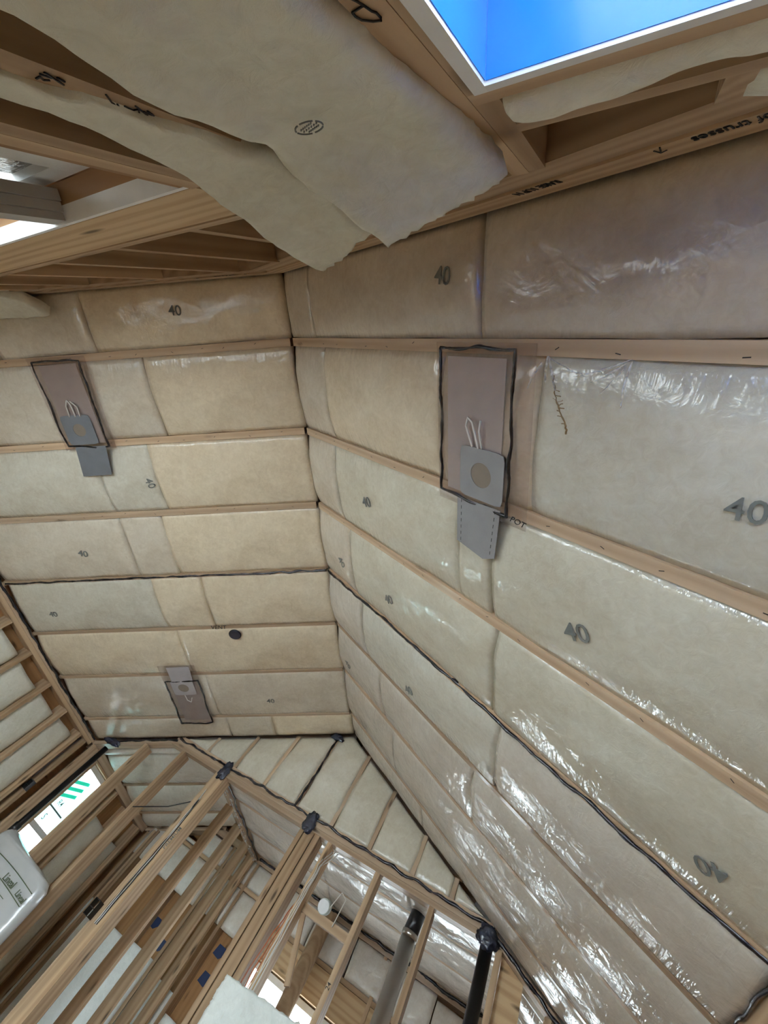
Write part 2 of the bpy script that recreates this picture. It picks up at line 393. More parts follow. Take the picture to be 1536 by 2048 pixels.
def surf_h(s, t, u, v, bulge, edge, seed, lump):
    prof_t = 1 - abs(2 * t - 1) ** 2.6
    prof_s = 1 - abs(2 * s - 1) ** 40
    h = -edge + (bulge + edge) * max(0, prof_t) ** 0.9 * (0.72 + 0.28 * max(0, prof_s) ** 0.6)
    h -= 0.004 * (1 - max(0, prof_s))
    h += lump * (noise.noise(Vector((u * 3.1, v * 4.3, seed))) * 0.9 + noise.noise(Vector((u * 9, v * 11, seed + 5))) * 0.45)
    return h
def batt(name, PF, N, u0, u1, v0, v1, mat, parent=None, bulge=0.03, edge=0.012, seed=0, lump=0.008, depth=0.09, col=(1, 1, 1), nu=None, nv=None):
    """glass-wool batt seen from its room face: PF(u,v) a point of the framing plane, N into the room; v0/v1 may depend on u"""
    f0 = v0 if callable(v0) else (lambda u: v0); f1 = v1 if callable(v1) else (lambda u: v1)
    mid = (u0 + u1) / 2
    nu = nu or max(8, min(60, int(abs(u1 - u0) / 0.03))); nv = nv or max(8, min(40, int(abs(f1(mid) - f0(mid)) / 0.03)))
    vs, fs, uvs, eds = [], [], [], []
    for i in range(nu + 1):
        s = i / nu; u = u0 + (u1 - u0) * s
        for j in range(nv + 1):
            t = j / nv; v = f0(u) + (f1(u) - f0(u)) * t
            # uneven cut ends and sides
            uu = u + (0.014 * noise.noise(Vector((v * 4, seed, 1.7))) if i in (0, nu) else 0)
            vv = v + (0.006 * noise.noise(Vector((u * 5, seed, 9.1))) if j in (0, nv) else 0)
            vs.append(PF(uu, vv) + N * surf_h(s, t, u, v, bulge, edge, seed, lump)); uvs.append((u, v)); eds.append((s, t))
    W = nv + 1
    for i in range(nu):
        for j in range(nv): fs.append((i * W + j, (i + 1) * W + j, (i + 1) * W + j + 1, i * W + j + 1))
    rim = [i * W for i in range(nu + 1)] + [nu * W + j for j in range(1, W)] + [i * W + nv for i in range(nu - 1, -1, -1)] + [j for j in range(nv - 1, 0, -1)]
    k = len(vs)
    for r in rim: vs.append(vs[r] - N * depth); uvs.append(uvs[r]); eds.append(eds[r])
    for a in range(len(rim)):
        b = (a + 1) % len(rim); fs.append((rim[b], rim[a], k + a, k + b))
    fs.append(tuple(range(k, k + len(rim))))
    c = sum((Vector(v) for v in vs), Vector()) / len(vs)
    o = mesh_obj(name, [Vector(v) - c for v in vs], fs, mat, parent, smooth=True, mw=Matrix.Translation(c))
    me = o.data
    for nm, src in (('UVMap', uvs), ('EdgeUV', eds)):
        l = me.uv_layers.new(name=nm)
        for lp in me.loops: l.data[lp.index].uv = src[lp.vertex_index]
    bm = bmesh.new(); bm.from_mesh(me); bmesh.ops.recalc_face_normals(bm, faces=bm.faces); bm.to_mesh(me); bm.free()
    o.color = (*col, 1)
    o['_h'] = (u0, u1, f0(mid), f1(mid), bulge, edge, seed, lump)
    return o
def batt_point(o, PF, N, u, v, lift=0.003):
    u0, u1, v0, v1, bulge, edge, seed, lump = o['_h']
    s = (u - u0) / (u1 - u0); t = (v - v0) / (v1 - v0)
    return PF(u, v) + N * (surf_h(s, t, u, v, bulge, edge, seed, lump) + lift)
def fold(name, PF, N, u0, u1, v0, v1, parent, seed=0, amp=0.010, base=0.004, gap=0.11, mat=None, lean=0.0, roll=0.012, rays=9):
    """creases of slack clear film with their glints painted white: tapered ridges fanning out from the staples along v0, with swags between some of them"""
    rn = random.Random(seed)
    sg = 1 if v1 > v0 else -1; H = abs(v1 - v0)
    vs, fs = [], []
    def ridge(pts, w, hh):
        k0 = len(vs); n = len(pts) - 1
        for i, (u, v) in enumerate(pts):
            (ua, va), (ub, vb) = pts[max(i - 1, 0)], pts[min(i + 1, n)]
            du, dv = ub - ua, vb - va; l = math.hypot(du, dv) or 1; px, py = -dv / l, du / l
            q = w * (0.25 + 0.75 * math.sin(math.pi * (0.12 + 0.80 * i / n))) * (0.8 + 0.5 * rn.random())
            b = base + 0.010 * math.sin(math.pi * min(1, abs(v) / max(H, .01) * .8))
            for e, h in ((-q, 0), (q * 0.2, hh * (0.4 + 0.6 * math.sin(math.pi * i / n))), (q, 0)):
                vs.append(PF(u + px * e, v0 + sg * (v + py * e)) + N * (b + h))
        for i in range(n):
            for c in (0, 1): a = k0 + i * 3 + c; fs.append((a, a + 3, a + 4, a + 1))
    st = []; u = u0
    while u < u1: st.append(u); u += gap * rn.uniform(0.6, 1.5)
    for k, uk in enumerate(st):
        for _ in range(rn.randint(2, 5)):
            ph = rn.uniform(-0.75, 0.75) + lean; L = H * rn.uniform(0.35, 1.05)
            bend = rn.uniform(-.25, .25); s0 = rn.uniform(0, .25)
            ridge([(uk + math.sin(ph + bend * t) * L * t + rn.uniform(-.0006, .0006), math.cos(ph + bend * t) * L * t) for t in [s0 + (1 - s0) * i / 9 for i in range(10)]], rn.uniform(.0012, .0042), amp * 0.6)
        if k + 1 < len(st) and rn.random() < 0.45:
            sag = H * rn.uniform(0.2, 0.6); ub = st[k + 1]
            ridge([(uk + (ub - uk) * t, 0.004 + sag * (1 - abs(2 * t - 1) ** rn.uniform(1.3, 1.7))) for t in [i / 13 for i in range(14)]], rn.uniform(.0015, .0035), amp * 0.6)
    return mesh_obj(name, vs, fs, mat or CREASE_GLINT, parent, smooth=True)

# ------------------------------------------------------------------ floor, ground, roof decks
tag(box('floor', XL - 0.2, XR + 0.2, -0.45, YC + 0.2, ZF - 0.1, ZF, W_SUB), 'plywood subfloor of the attic room', 'floor', kind='structure')
tag(box('ground', -30, 30, -30, 30, ZF - 0.9, ZF - 0.7, BOUNCE_GROUND), 'unseen ground outside the house, whitened to bounce daylight indoors', 'ground', kind='structure')
Y0, Y1 = -0.62, YC + 0.45
ceil_l = prism('ceiling_left', [(XL - 0.35, zl(XL - 0.35) + 0.26), (RX, RZ + 0.26), (RX, RZ + 0.29), (XL - 0.35, zl(XL - 0.35) + 0.29)], 1, Y0, Y1, W_PLY)
tag(ceil_l, 'insulated sloping ceiling beyond the ridge, facing the two far light boxes', 'ceiling', kind='structure')
ceil_r = prism('ceiling_right', [(RX, RZ + 0.26), (XR + 0.35, zr(XR + 0.35) + 0.26), (XR + 0.35, zr(XR + 0.35) + 0.29), (RX, RZ + 0.29)], 1, Y0, Y1, W_PLY)
tag(ceil_r, 'insulated sloping ceiling overhead with the large printed 40 marks', 'ceiling', kind='structure')

# rafters
RD = 0.235
raft_l, raft_r = {}, {}
for k, y in enumerate(RAFT + [4.41, 5.02, 5.63]):
    wd = 0.050 if k < 4 else 0.034
    if k > 0:
        raft_l[k] = board('rafter', PL(XL, y, -RD / 2 - 0.0), PL(RX - 0.012, y, -RD / 2), RD, wd, W_FILM, ceil_l)
        raft_r[k] = board('rafter', PR(RX + 0.012, y, -RD / 2), PR(XR, y, -RD / 2), RD, wd, W_FILM, ceil_r)

# batts of the two slopes; breaks are the ends of the batts along each bay (X), one tone per batt
TAN = (1.12, 1.05, 0.92); MIDT = (1.0, 0.98, 0.94); WHT = (1.02, 1.06, 1.05); GRN = (1.0, 1.03, 0.98)
bays = [(YA - 0.030, RAFT[1])] + list(zip(RAFT[1:], RAFT[2:])) + [(RAFT[7], YB)]
Lbreaks = [
    [(-4.57, MIDT), (-3.75, MIDT), (-3.13, MIDT), (-1.919, TAN)],
    [(-4.57, WHT), (-3.25, MIDT), (-2.86, MIDT), (-1.919, TAN)],
    [(-4.57, MIDT), (-3.42, WHT), (-3.02, WHT), (-1.919, TAN)],
    [(-4.57, GRN), (-3.42, MIDT), (-3.10, MIDT), (-1.919, TAN)],
    [(-4.57, GRN), (-3.36, WHT), (-2.95, TAN), (-1.919, TAN)],
    [(-4.57, MIDT), (-3.30, TAN), (-1.919, TAN)],
    [(-4.57, MIDT), (-3.20, MIDT), (-1.919, MIDT)],
    [(-4.57, MIDT), (-3.15, MIDT), (-2.7, MIDT), (-1.919, TAN)],
]
Rbreaks = [
    [(-1.917, MIDT), (-1.62, MIDT), (-0.45, MIDT), (0.75, MIDT)],
    [(-1.917, TAN), (-1.55, MIDT), (-0.62, TAN), (-0.20, TAN), (0.75, WHT)],
    [(-1.917, MIDT), (-1.56, MIDT), (-0.52, GRN), (-0.34, GRN), (0.75, GRN)],
    [(-1.917, WHT), (-1.50, MIDT), (-0.30, GRN), (0.75, GRN)],
    [(-1.917, MIDT), (-1.45, MIDT), (-0.25, GRN), (0.75, MIDT)],
    [(-1.917, MIDT), (-1.30, MIDT), (-0.40, MIDT), (0.75, MIDT)],
    [(-1.917, MIDT), (-1.2, MIDT), (0.75, MIDT)],
    [(-1.917, MIDT), (-0.9, MIDT), (0.75, MIDT)],
]
batts_l, batts_r = {}, {}
for side, br, PF, N, par, store in (('l', Lbreaks, PL, NL, ceil_l, batts_l), ('r', Rbreaks, PR, NR, ceil_r, batts_r)):
    for k, (ya, yb) in enumerate(bays):
        row = br[k]
        for i in range(len(row) - 1):
            u0, u1 = row[i][0], row[i + 1][0]; colr = row[i + 1][1]
            j = 0.96 + 0.07 * rnd.random(); colr = tuple(c * j for c in colr)
            bl = 0.020 + 0.012 * rnd.random()
            if side == 'l': bl -= 0.006
            gp = 0.026 if k < 3 else 0.016
            if k > 3: bl += 0.006
            if k in (0, 7): bl = 0.010
            mt = F_FILM_L if side == 'l' else F_FILM
            if side == 'r' and k in (4, 5, 6, 7): mt = F_SHINY
            store[(k, i)] = batt('insulation_batt', PF, N, u0 + 0.003, u1 - 0.003, ya + (0.026 if k < 4 else 0.014), yb - gp, mt, par, bulge=bl, edge=0.012 if k < 4 else 0.006, seed=k * 7.3 + i * 1.9 + (50 if side == 'r' else 0), col=colr)
# the same slopes beyond the gable partition
for k, (ya, yb) in enumerate([(YB + 0.10, 4.41), (4.41, 5.02), (5.02, 5.63), (5.63, YC)]):
    batt('insulation_batt', PL, NL, -4.57, -3.05 + 0.1, ya + 0.022, yb - 0.022, F_SHINY, ceil_l, bulge=0.05, edge=0.01, seed=200 + k, col=MIDT)
    batt('insulation_batt', PR, NR, -0.35, 0.73, ya + 0.022, yb - 0.022, F_SHINY, ceil_r, bulge=0.05, edge=0.01, seed=220 + k, col=MIDT)

# stamped 40 marks
def stamp(store, PF, N, u, v, rgt, size, body='40'):
    for (k, i), o in store.items():
        u0, u1, v0, v1 = o['_h'][:4]
        if u0 <= u <= u1 and v0 <= v <= v1:
            p = batt_point(o, PF, N, u, v, 0.0065)
            r = Vector(rgt); up = N.cross(r)
            text('stamp', body, p, r, up, size, INK_G, o, ext=0.0012); return
for u, v, r, h in [(-2.57, -0.10, (.895, .072, .441), .085), (-3.787, 1.673, (.865, .262, .427), .085), (-4.28, 2.307, (.896, .045, .442), .08), (-3.071, 1.069, (.186, .978, .092), .085), (-2.647, 3.543, (.896, .033, .442), .085)]:
    stamp(batts_l, PL, NL, u, v, r, h)
for u, v, r, h in [(-0.60, -0.10, (.889, .134, -.438), .085), (-1.212, 1.043, (.863, -.272, -.426), .095), (-1.60, 1.69, (.723, .593, -.356), .09), (-1.063, 1.69, (.81, -.428, -.4), .09), (-0.917, 2.388, (.768, -.517, -.379), .095), (0.035, 1.103, (.797, -.459, -.393), .105), (0.338, 0.482, (.893, -.095, -.44), .085), (0.539, 1.709, (-.759, .532, .374), .10), (-1.75, 2.9, (.786, .482, -.387), .09)]:
    stamp(batts_r, PR, NR, u, v, r, h)

# brown stain on the white overhead batt
sb = next(o for k, o in batts_r.items() if o['_h'][0] <= -.12 <= o['_h'][1] and o['_h'][2] <= .3 <= o['_h'][3])
rs = random.Random(4)
def walk(u, v, du, dv, n, wig): 
    out = [(u, v)]
    for _ in range(n): u += du + rs.uniform(-wig, wig); v += dv + rs.uniform(-wig, wig) * .5; out.append((u, v))
    return out
main = walk(-.160, .215, .0022, .0068, 26, .0042)
for q, ln in enumerate([main] + [walk(*main[k], rs.choice((-1, 1)) * .004, rs.uniform(-.003, .004), rs.randint(2, 5), .003) for k in (7, 9, 11, 12, 13, 14, 16, 18, 21)]):
    tube('stain', [batt_point(sb, PR, NR, u, v, .0006) for u, v in ln], .0024 if q == 0 else .0014, STAIN, sb, sub=.003, rj=1.0, seed=3 + q, seg=6)

# slack film gathered along the rafters, its glints drawn as white ridges
for i, (u0, u1, v0, v1, f, a) in enumerate([(-0.18, 0.22, .155, .30, 20, .012)]):
    fold('film_fold', PR, NR, u0, u1, v0, v1, ceil_r, seed=20 + i, gap=3.2 / f, amp=a * 1.1, lean=-0.3, base=.018)

# staples in the rafters' faces are tiny dark marks
for par, PF, N, ks, sgn in ((ceil_l, PL, NL, raft_l, 1), (ceil_r, PR, NR, raft_r, -1)):
    for k in (1, 2, 3):
        vs, fs = [], []
        for q in range(12):
            x = (-4.3 + 0.2 * q) if sgn > 0 else (-1.75 + 0.2 * q)
            x += rnd.uniform(-.05, .05); y = RAFT[k] + rnd.uniform(-.012, .012)
            a = rnd.uniform(-.8, .8); dx, dy = 0.007 * math.cos(a), 0.007 * math.sin(a)
            c = len(vs)
            for e in (-1, 1):
                for s in (-1, 1): vs.append(PF(x + e * dx - s * dy * .2, y + e * dy + s * dx * .2, 0.001))
            fs.append((c, c + 1, c + 3, c + 2))
        mesh_obj('staple_marks', vs, fs, INK, ks[k])

# ------------------------------------------------------------------ window wall behind the camera
wa = prism('wall_near', [(-3.05, 1.0), (-0.85, 1.0), (-0.85, zr(-0.85) + .28), (RX, RZ + .28), (-3.05, zl(-3.05) + .28)], 1, YA - 0.152, YA - 0.140, W_PLY)
tag(wa, 'gable wall with two windows and half-filled stud bays', 'wall', kind='structure')
W1 = (-0.207, 0.66, -0.05, 0.71); W2 = (-3.05, -0.865, -1.30, 0.755)
def panel(nm, poly, par=wa): return prism(nm, poly, 1, YA - 0.152, YA - 0.140, W_PLY, par)
panel('sheathing_panel', [(XL - .15, ZF), (-3.05, ZF), (-3.05, zl(-3.05) + .28), (XL - .15, zl(XL - .15) + .28)])
panel('sheathing_panel', [(-3.05, ZF), (-0.85, ZF), (-0.85, W2[2]), (-3.05, W2[2])])
panel('sheathing_panel', [(-3.05, W2[3]), (-0.85, W2[3]), (-0.85, 1.0), (-3.05, 1.0)])
panel('sheathing_panel', [(-0.85, ZF), (W1[0] - .02, ZF), (W1[0] - .02, zr(W1[0]) + .28), (-0.85, zr(-0.85) + .28)])
panel('sheathing_panel', [(W1[0] - .02, ZF), (W1[1] + .02, ZF), (W1[1] + .02, W1[2] - .02), (W1[0] - .02, W1[2] - .02)])
panel('sheathing_panel', [(W1[0] - .02, W1[3] + .02), (W1[1] + .02, W1[3] + .02), (W1[1] + .02, zr(W1[1]) + .28), (W1[0] - .02, zr(W1[0]) + .28)])
panel('sheathing_panel', [(W1[1] + .02, ZF), (XR + .15, ZF), (XR + .15, zr(XR + .15) + .28), (W1[1] + .02, zr(W1[1]) + .28)])
SD = 0.138; YS = YA - SD / 2 - 0.001
def sA(x0, x1, z0, z1, name='stud', mat=W_PINE): return box(name, x0, x1, YA - SD, YA, z0, z1, mat, wa)
BE = 0.265
# rake plates: two boards on edge that carry the handwriting
for nm, o0, o1, yo in (('rake_plate', 0.0, 0.128, 0.0), ('rake_plate', 0.131, BE, -0.006)):
    prism(nm, [(XL, zl(XL) - o1), (RX, RZ - o1), (RX, RZ - o0), (XL, zl(XL) - o0)], 1, YA - SD, YA + yo, W_PINE, wa)
plates_r = []
for nm, o0, o1, yo in (('rake_plate', 0.0, 0.128, 0.0), ('rake_plate', 0.131, BE, -0.006)):
    a = Vector((RX, YA - SD / 2 + yo / 2, RZ - (o0 + o1) / 2)); b = Vector((XR, a.y, zr(XR) - (o0 + o1) / 2))
    plates_r.append(board(nm, a, b, (o1 - o0) * math.cos(math.atan(M)), SD + yo, W_PINE, wa, side=(0, 1, 0)))
studC = sA(-0.276, -0.240, ZF, zr(-0.25) - BE); sA(-0.239, W1[0] - 0.020, ZF, 0.735, 'trimmer_stud')
studB = sA(-0.622, -0.582, ZF, zr(-0.6) - BE)
sA(-0.800, -0.762, ZF, zr(-0.78) - BE); studA = sA(-0.840, -0.802, ZF, 0.760, 'trimmer_stud')
sA(-0.840, -0.802, 1.005, zr(-0.82) - BE, 'cripple_stud')
header2 = box('header', W2[0], -0.842, YA - 0.09, YA - 0.004, 0.766, 1.000, W_LVL, wa)
sA(W2[0], -0.842, 1.000, 1.038, 'header_plate')
for x in (-1.20, -1.60, -2.00, -2.40, -2.80): sA(x, x + 0.038, 1.038, (zr(x) if x > RX else zl(x)) - BE, 'cripple_stud')
sA(-3.09, -3.052, ZF, zl(-3.07) - BE)
for x in (-3.31, -3.71, -4.12, -4.5): sA(x, x + 0.038, ZF, zl(x) - BE)
# above the blue-lined window
sA(-0.239, XR, 0.735, 0.773, 'header_plate'); sA(-0.205, XR, 0.885, 0.923, 'header_plate')
sA(-0.239, -0.203, 0.773, zr(-0.22) - BE, 'cripple_stud')
sA(0.075, 0.113, 0.923, zr(0.1) - BE, 'cripple_stud'); sA(0.45, 0.488, 0.923, zr(0.47) - BE, 'cripple_stud')
batt('insulation_batt', lambda u, v: Vector((u, YA, v)), Vector((0, 1, 0)), -0.20, 0.74, 0.772, (lambda u: 0.868 + 0.030 * noise.noise(Vector((u * 9, 3, 1))) + 0.012 * noise.noise(Vector((u * 40, 1, 1)))), F_BARE, wa, bulge=0.020, edge=0.004, seed=301, lump=0.026, depth=0.11, col=(1, .98, .93), nu=110, nv=22)
batt('insulation_batt', lambda u, v: Vector((u, YA, v)), Vector((0, 1, 0)), 0.115, 0.44, 0.925, 1.02, F_BARE, wa, bulge=0.012, edge=0.0, seed=304, lump=0.02, depth=0.1, col=(1, .98, .93))
# batts in the bays, hidden behind the loose ones higher up
for x0, x1 in ((-3.27, -3.09), (-3.67, -3.31), (-4.08, -3.71)):
    batt('insulation_batt', lambda u, v: Vector((u, YA - 0.02, v)), Vector((0, 1, 0)), x0, x1, ZF + 0.02, 0.9, F_BARE, wa, bulge=0.01, seed=x0)
# handwriting
upz = Vector((0, 0, 1))
sl_r = Vector((-1, 0, M)); sl_l = Vector((-1, 0, -M))
def onplate_r(x, d): return Vector((x, YA + 0.0015, zr(x) - d))
def onplate_l(x, d): return Vector((x, YA + 0.0015, zl(x) - d))
text('ink_mark', 'RAISE 1UP N', onplate_r(-0.250, 0.112), sl_r, upz, 0.024, INK, plates_r[0], shear=0.15, ys=2.2)
text('ink_mark', 'line of trusses', onplate_r(0.148, 0.100), sl_r, upz, 0.032, INK, plates_r[0], shear=0.2, ys=2.0)
strokes('ink_mark', [[(-.008, -.020), (.008, .024)], [(-.006, .016), (.008, .024), (.008, -.008)]], onplate_r(0.013, 0.105), sl_r, upz, 0.0012, INK, plates_r[0])
text('ink_mark', 'line of trusses', onplate_l(-2.123, 0.170), sl_l, upz, 0.022, INK, wa, shear=0.1, ys=2.4)
for x in (-2.01, -2.27): strokes('ink_mark', [[(0, -.012), (0, .012)], [(-.007, .003), (0, .012), (.007, .003)]], onplate_l(x, 0.170), sl_l, upz, 0.0014, INK, wa)
fx = YA + 0.0008
strokes('ink_mark', [[(.5992, .368), (.5989, .379)], [(.5929, .3695), (.6039, .394)], [(.5942, .3828), (.5962, .3912)], [(.6118, .37), (.605, .3705), (.6094, .3761), (.6053, .3801)],
    [(.5908, .4349), (.6037, .4497), (.6067, .4567)], [(.6079, .4622), (.6079, .4574), (.6082, .4523)], [(.6079, .4622), (.6033, .4564)], [(.6011, .4646), (.6038, .4773), (.5964, .4801), (.6036, .486), (.6083, .4827)],
    [(.5911, .4729), (.6061, .5035)], [(.5924, .4903), (.5961, .4994), (.5979, .5032)], [(.597, .4881), (.5984, .4956), (.598, .5013)]], (0, fx, 0), (-1, 0, 0), (0, 0, 1), 0.0010, INK, studB)
strokes('ink_mark', [[(.2612, .4762), (.2589, .4851), (.2565, .4971), (.2542, .5015), (.2541, .5108), (.2558, .5147), (.2631, .5111), (.271, .5025), (.2732, .4944), (.2727, .4877), (.2592, .4856)], [(.2612, .4762), (.2635, .4700)]], (0, fx, 0), (-1, 0, 0), (0, 0, 1), 0.0009, INK, studC)

# window_1: white jamb liners with blue protective sheet on their faces
def window(name, base, label): return thing(name, base, label, 'window', kind='structure')
w1 = window('window_1', (0.22, YA - 0.1, W1[2]), 'window whose white jamb liners wear bright blue protective film')
x0, x1, z0, z1 = W1; yb = YA - 0.205
for nm, a in (('jamb_liner', (x0 - .019, x0, yb, YA + 0.004, z0 - .019, z1 + .019)), ('jamb_liner', (x1, x1 + .019, yb, YA + 0.004, z0 - .019, z1 + .019)), ('jamb_liner', (x0, x1, yb, YA + 0.004, z1, z1 + .019)), ('jamb_liner', (x0, x1, yb, YA + 0.004, z0 - .019, z0))):
    box(nm, *a, WHITE, w1)
box('protective_film', x0, x0 + .0012, yb, YA - 0.001, z0, z1 - .0015, BLUE, w1); box('protective_film', x1 - .0012, x1, yb, YA - 0.001, z0, z1 - .0015, BLUE, w1)
box('protective_film', x0 + .0015, x1 - .0015, yb, YA - 0.001, z1 - .0012, z1, BLUE, w1); box('protective_film', x0 + .0015, x1 - .0015, yb, YA - 0.001, z0, z0 + .0012, BLUE, w1)
yg = yb - 0.03
for a in ((x0 - .02, x0 + .045, z0 - .02, z1 + .02), (x1 - .045, x1 + .02, z0 - .02, z1 + .02), (x0 + .045, x1 - .045, z1 - .045, z1 + .02), (x0 + .045, x1 - .045, z0 - .02, z0 + .045)):
    box('frame', a[0], a[1], yg - .03, yb, a[2], a[3], WHITE, w1)
box('pane', x0 + .04, x1 - .04, yg - .006, yg, z0 + .04, z1 - .04, GLASS, w1)

w2 = window('window_2', (-1.65, YA - 0.1, W2[2]), 'window with a weathered grey sash under the plywood header')
x0, x1, z0, z1 = W2
zh = z1 + 0.008
box('head_liner', x0, x1 + .02, YA - 0.042, YA - 0.004, zh - 0.014, zh, WHITE, w2)
box('head_liner', x0, x1 + .02, YA - 0.088, YA - 0.043, zh - 0.010, zh, W_PLY, w2)
box('jamb_liner', x1, x1 + 0.022, YA - 0.14, YA - 0.004, z0, zh - 0.015, W_PLY, w2)
box('jamb_liner', x0 - 0.02, x0, YA - 0.14, YA - 0.004, z0, zh - 0.015, W_PLY, w2)
box('sill', x0, x1, YA - 0.14, YA + 0.02, z0 - 0.02, z0, WHITE, w2)
mul = box('mullion', -1.375, -1.300, YA - 0.075, YA - 0.050, z0, zh - 0.015, GREYF, w2)
box('mullion_bead', -1.385, -1.306, YA - 0.049, YA - 0.028, z0, zh - 0.015, GREYF, mul)
box('mullion_bead', -1.370, -1.312, YA - 0.027, YA - 0.010, z0, zh - 0.015, GREYF, mul)
for a in ((-1.21, x1, z0, zh - .012), (x0, x0 + .12, z0, zh - .012), (x0 + .12, -1.21, .695, zh - .012), (x0 + .12, -1.21, z0, z0 + .08)):
    box('frame', a[0], a[1], YA - 0.125, YA - 0.090, a[2], a[3], GREYW, w2)
box('pane', x0 + .12, -1.378, YA - 0.112, YA - 0.108, z0 + .08, .695, GLASS, w2)
box('pane', -1.376, -1.21, YA - 0.112, YA - 0.108, z0 + .08, .695, WETG, w2)

# ------------------------------------------------------------------ side walls
wl = thing('wall_left', (XL, 2.5, ZF), 'stud wall with unfaced insulation under the far eave', 'wall', kind='structure')
W3 = (4.45, 4.90, -0.55, 0.86)
for a in ((Y0, W3[0], ZF, ZE + .34), (W3[1], Y1, ZF, ZE + .34), (W3[0], W3[1], ZF, W3[2]), (W3[0], W3[1], W3[3], ZE + .34)):
    box('sheathing_panel', XL - 0.152, XL - 0.140, a[0], a[1], a[2], a[3], W_PLY, wl)
box('top_plate', XL - 0.138, XL, YA, YB, ZE - 0.040, ZE - 0.001, W_FILM, wl)
box('top_plate', XL - 0.138, XL + 0.002, YA, YB - 0.02, ZE - 0.080, ZE - 0.042, W_PINE, wl)
box('top_plate', XL - 0.138, XL, YB + 0.10, YC, ZE - 0.080, ZE - 0.001, W_FILM, wl)
ys = [0.72, 1.13, 1.54, 1.93, 2.33, 2.733, 3.162, 3.558, 3.94, 4.06]
for y in ys: box('stud', XL - 0.138, XL, y - 0.019, y + 0.019, ZF, ZE - 0.082, W_PINE, wl)
for y in (4.30, 4.42, 4.94, 5.06, 5.45, 5.86): box('stud', XL - 0.138, XL, y - 0.019, y + 0.019, ZF, ZE - 0.082, W_PINE, wl)
box('header', XL - 0.12, XL - 0.004, W3[0] - 0.04, W3[1] + 0.04, W3[3] + 0.005, ZE - 0.082, W_LVL, wl)
for a, b in ((5.06, 5.45), (5.45, 5.86)): batt('insulation_batt', lambda u, v: Vector((XL - 0.060, v, u)), Vector((1, 0, 0)), ZF + 0.02, ZE - 0.35, a + 0.022, b - 0.022, F_BARE, wl, bulge=0.012, edge=0.010, seed=430 + a, col=(.97, .96, .93))
for i, (a, b) in enumerate(zip(ys, ys[1:])):
    if b - a > 0.2:
        top = ZE - 0.15 - 0.05 * rnd.random()
        # batt standing in the bay: u runs up, v across
        batt('insulation_batt', lambda u, v: Vector((XL - 0.034, v, u)), Vector((1, 0, 0)), ZF + 0.02, top, a + 0.022, b - 0.030 - 0.02 * rnd.random(), F_BARE, wl, bulge=0.016, edge=0.014, seed=400 + i, col=(.97, .96, .93), nu=50, nv=14)
w3 = window('window_3', (XL, 4.85, W3[2]), 'narrow bright window with a green maker sticker beyond the black pipe')
xg = XL - 0.10
for a in ((W3[0], W3[0] + .05, W3[2], W3[3]), (W3[1] - .05, W3[1], W3[2], W3[3]), (W3[0] + .05, W3[1] - .05, W3[2], W3[2] + .05), (W3[0] + .05, W3[1] - .05, W3[3] - .05, W3[3]), (W3[0] + .05, W3[1] - .05, 0.185, 0.235)):
    box('frame', xg - .03, xg + .03, a[0], a[1], a[2], a[3], WHITE, w3)
pane3 = box('pane', xg - .003, xg + .003, W3[0] + .05, W3[1] - .05, W3[2] + .05, W3[3] - .05, GLASS, w3)
def translucent(name, col):
    mt, nt, p, o = newmat(name); nt.nodes.remove(p)
    tl = nd(nt, 'ShaderNodeBsdfTranslucent'); tl.inputs[0].default_value = (*col, 1); df = nd(nt, 'ShaderNodeBsdfDiffuse'); df.inputs[0].default_value = (*col, 1)
    ad = nd(nt, 'ShaderNodeAddShader'); nt.links.new(tl.outputs[0], ad.inputs[0]); nt.links.new(df.outputs[0], ad.inputs[1]); nt.links.new(ad.outputs[0], o.inputs[0]); return mt
T_PALE = translucent('pale_sticker', (0.42, 0.56, 0.55)); T_GREEN = translucent('green_sticker', (0.06, 0.30, 0.24))
box('sticker', xg + .0040, xg + .0045, 4.501, 4.849, 0.24, 0.74, T_PALE, w3)
for j in range(3): board('sticker_band', (xg + .0055, 4.52, 0.50 + .075 * j), (xg + .0055, 4.72, 0.58 + .075 * j), .001, .034, T_GREEN, w3, side=(0, 0, 1))
box('sticker_rule', xg + .005, xg + .006, 4.51, 4.80, 0.385, 0.400, INK_G, w3)
text('sticker_print', 'R4', (xg + .006, 4.62, 0.455), (0, 1, 0), (0, 0, 1), 0.075, INK_G, w3)
text('sticker_print', 'S', (xg + .006, 4.60, 0.30), (0, 1, 0), (0, 0, 1), 0.085, INK_G, w3)

wr = thing('wall_right', (XR, 2.5, ZF), 'eave wall at the near corner with its top plate', 'wall', kind='structure')
box('sheathing_panel', XR + 0.140, XR + 0.152, Y0, Y1, ZF, ZE + .34, W_PLY, wr)
box('top_plate', XR, XR + 0.138, YA, YC, ZE - 0.080, ZE - 0.001, W_PINE, wr)
for k in range(15):
    y = 0.02 + 0.406 * k
    box('stud', XR, XR + 0.138, y - .019, y + .019, ZF, ZE - 0.082, W_PINE, wr)

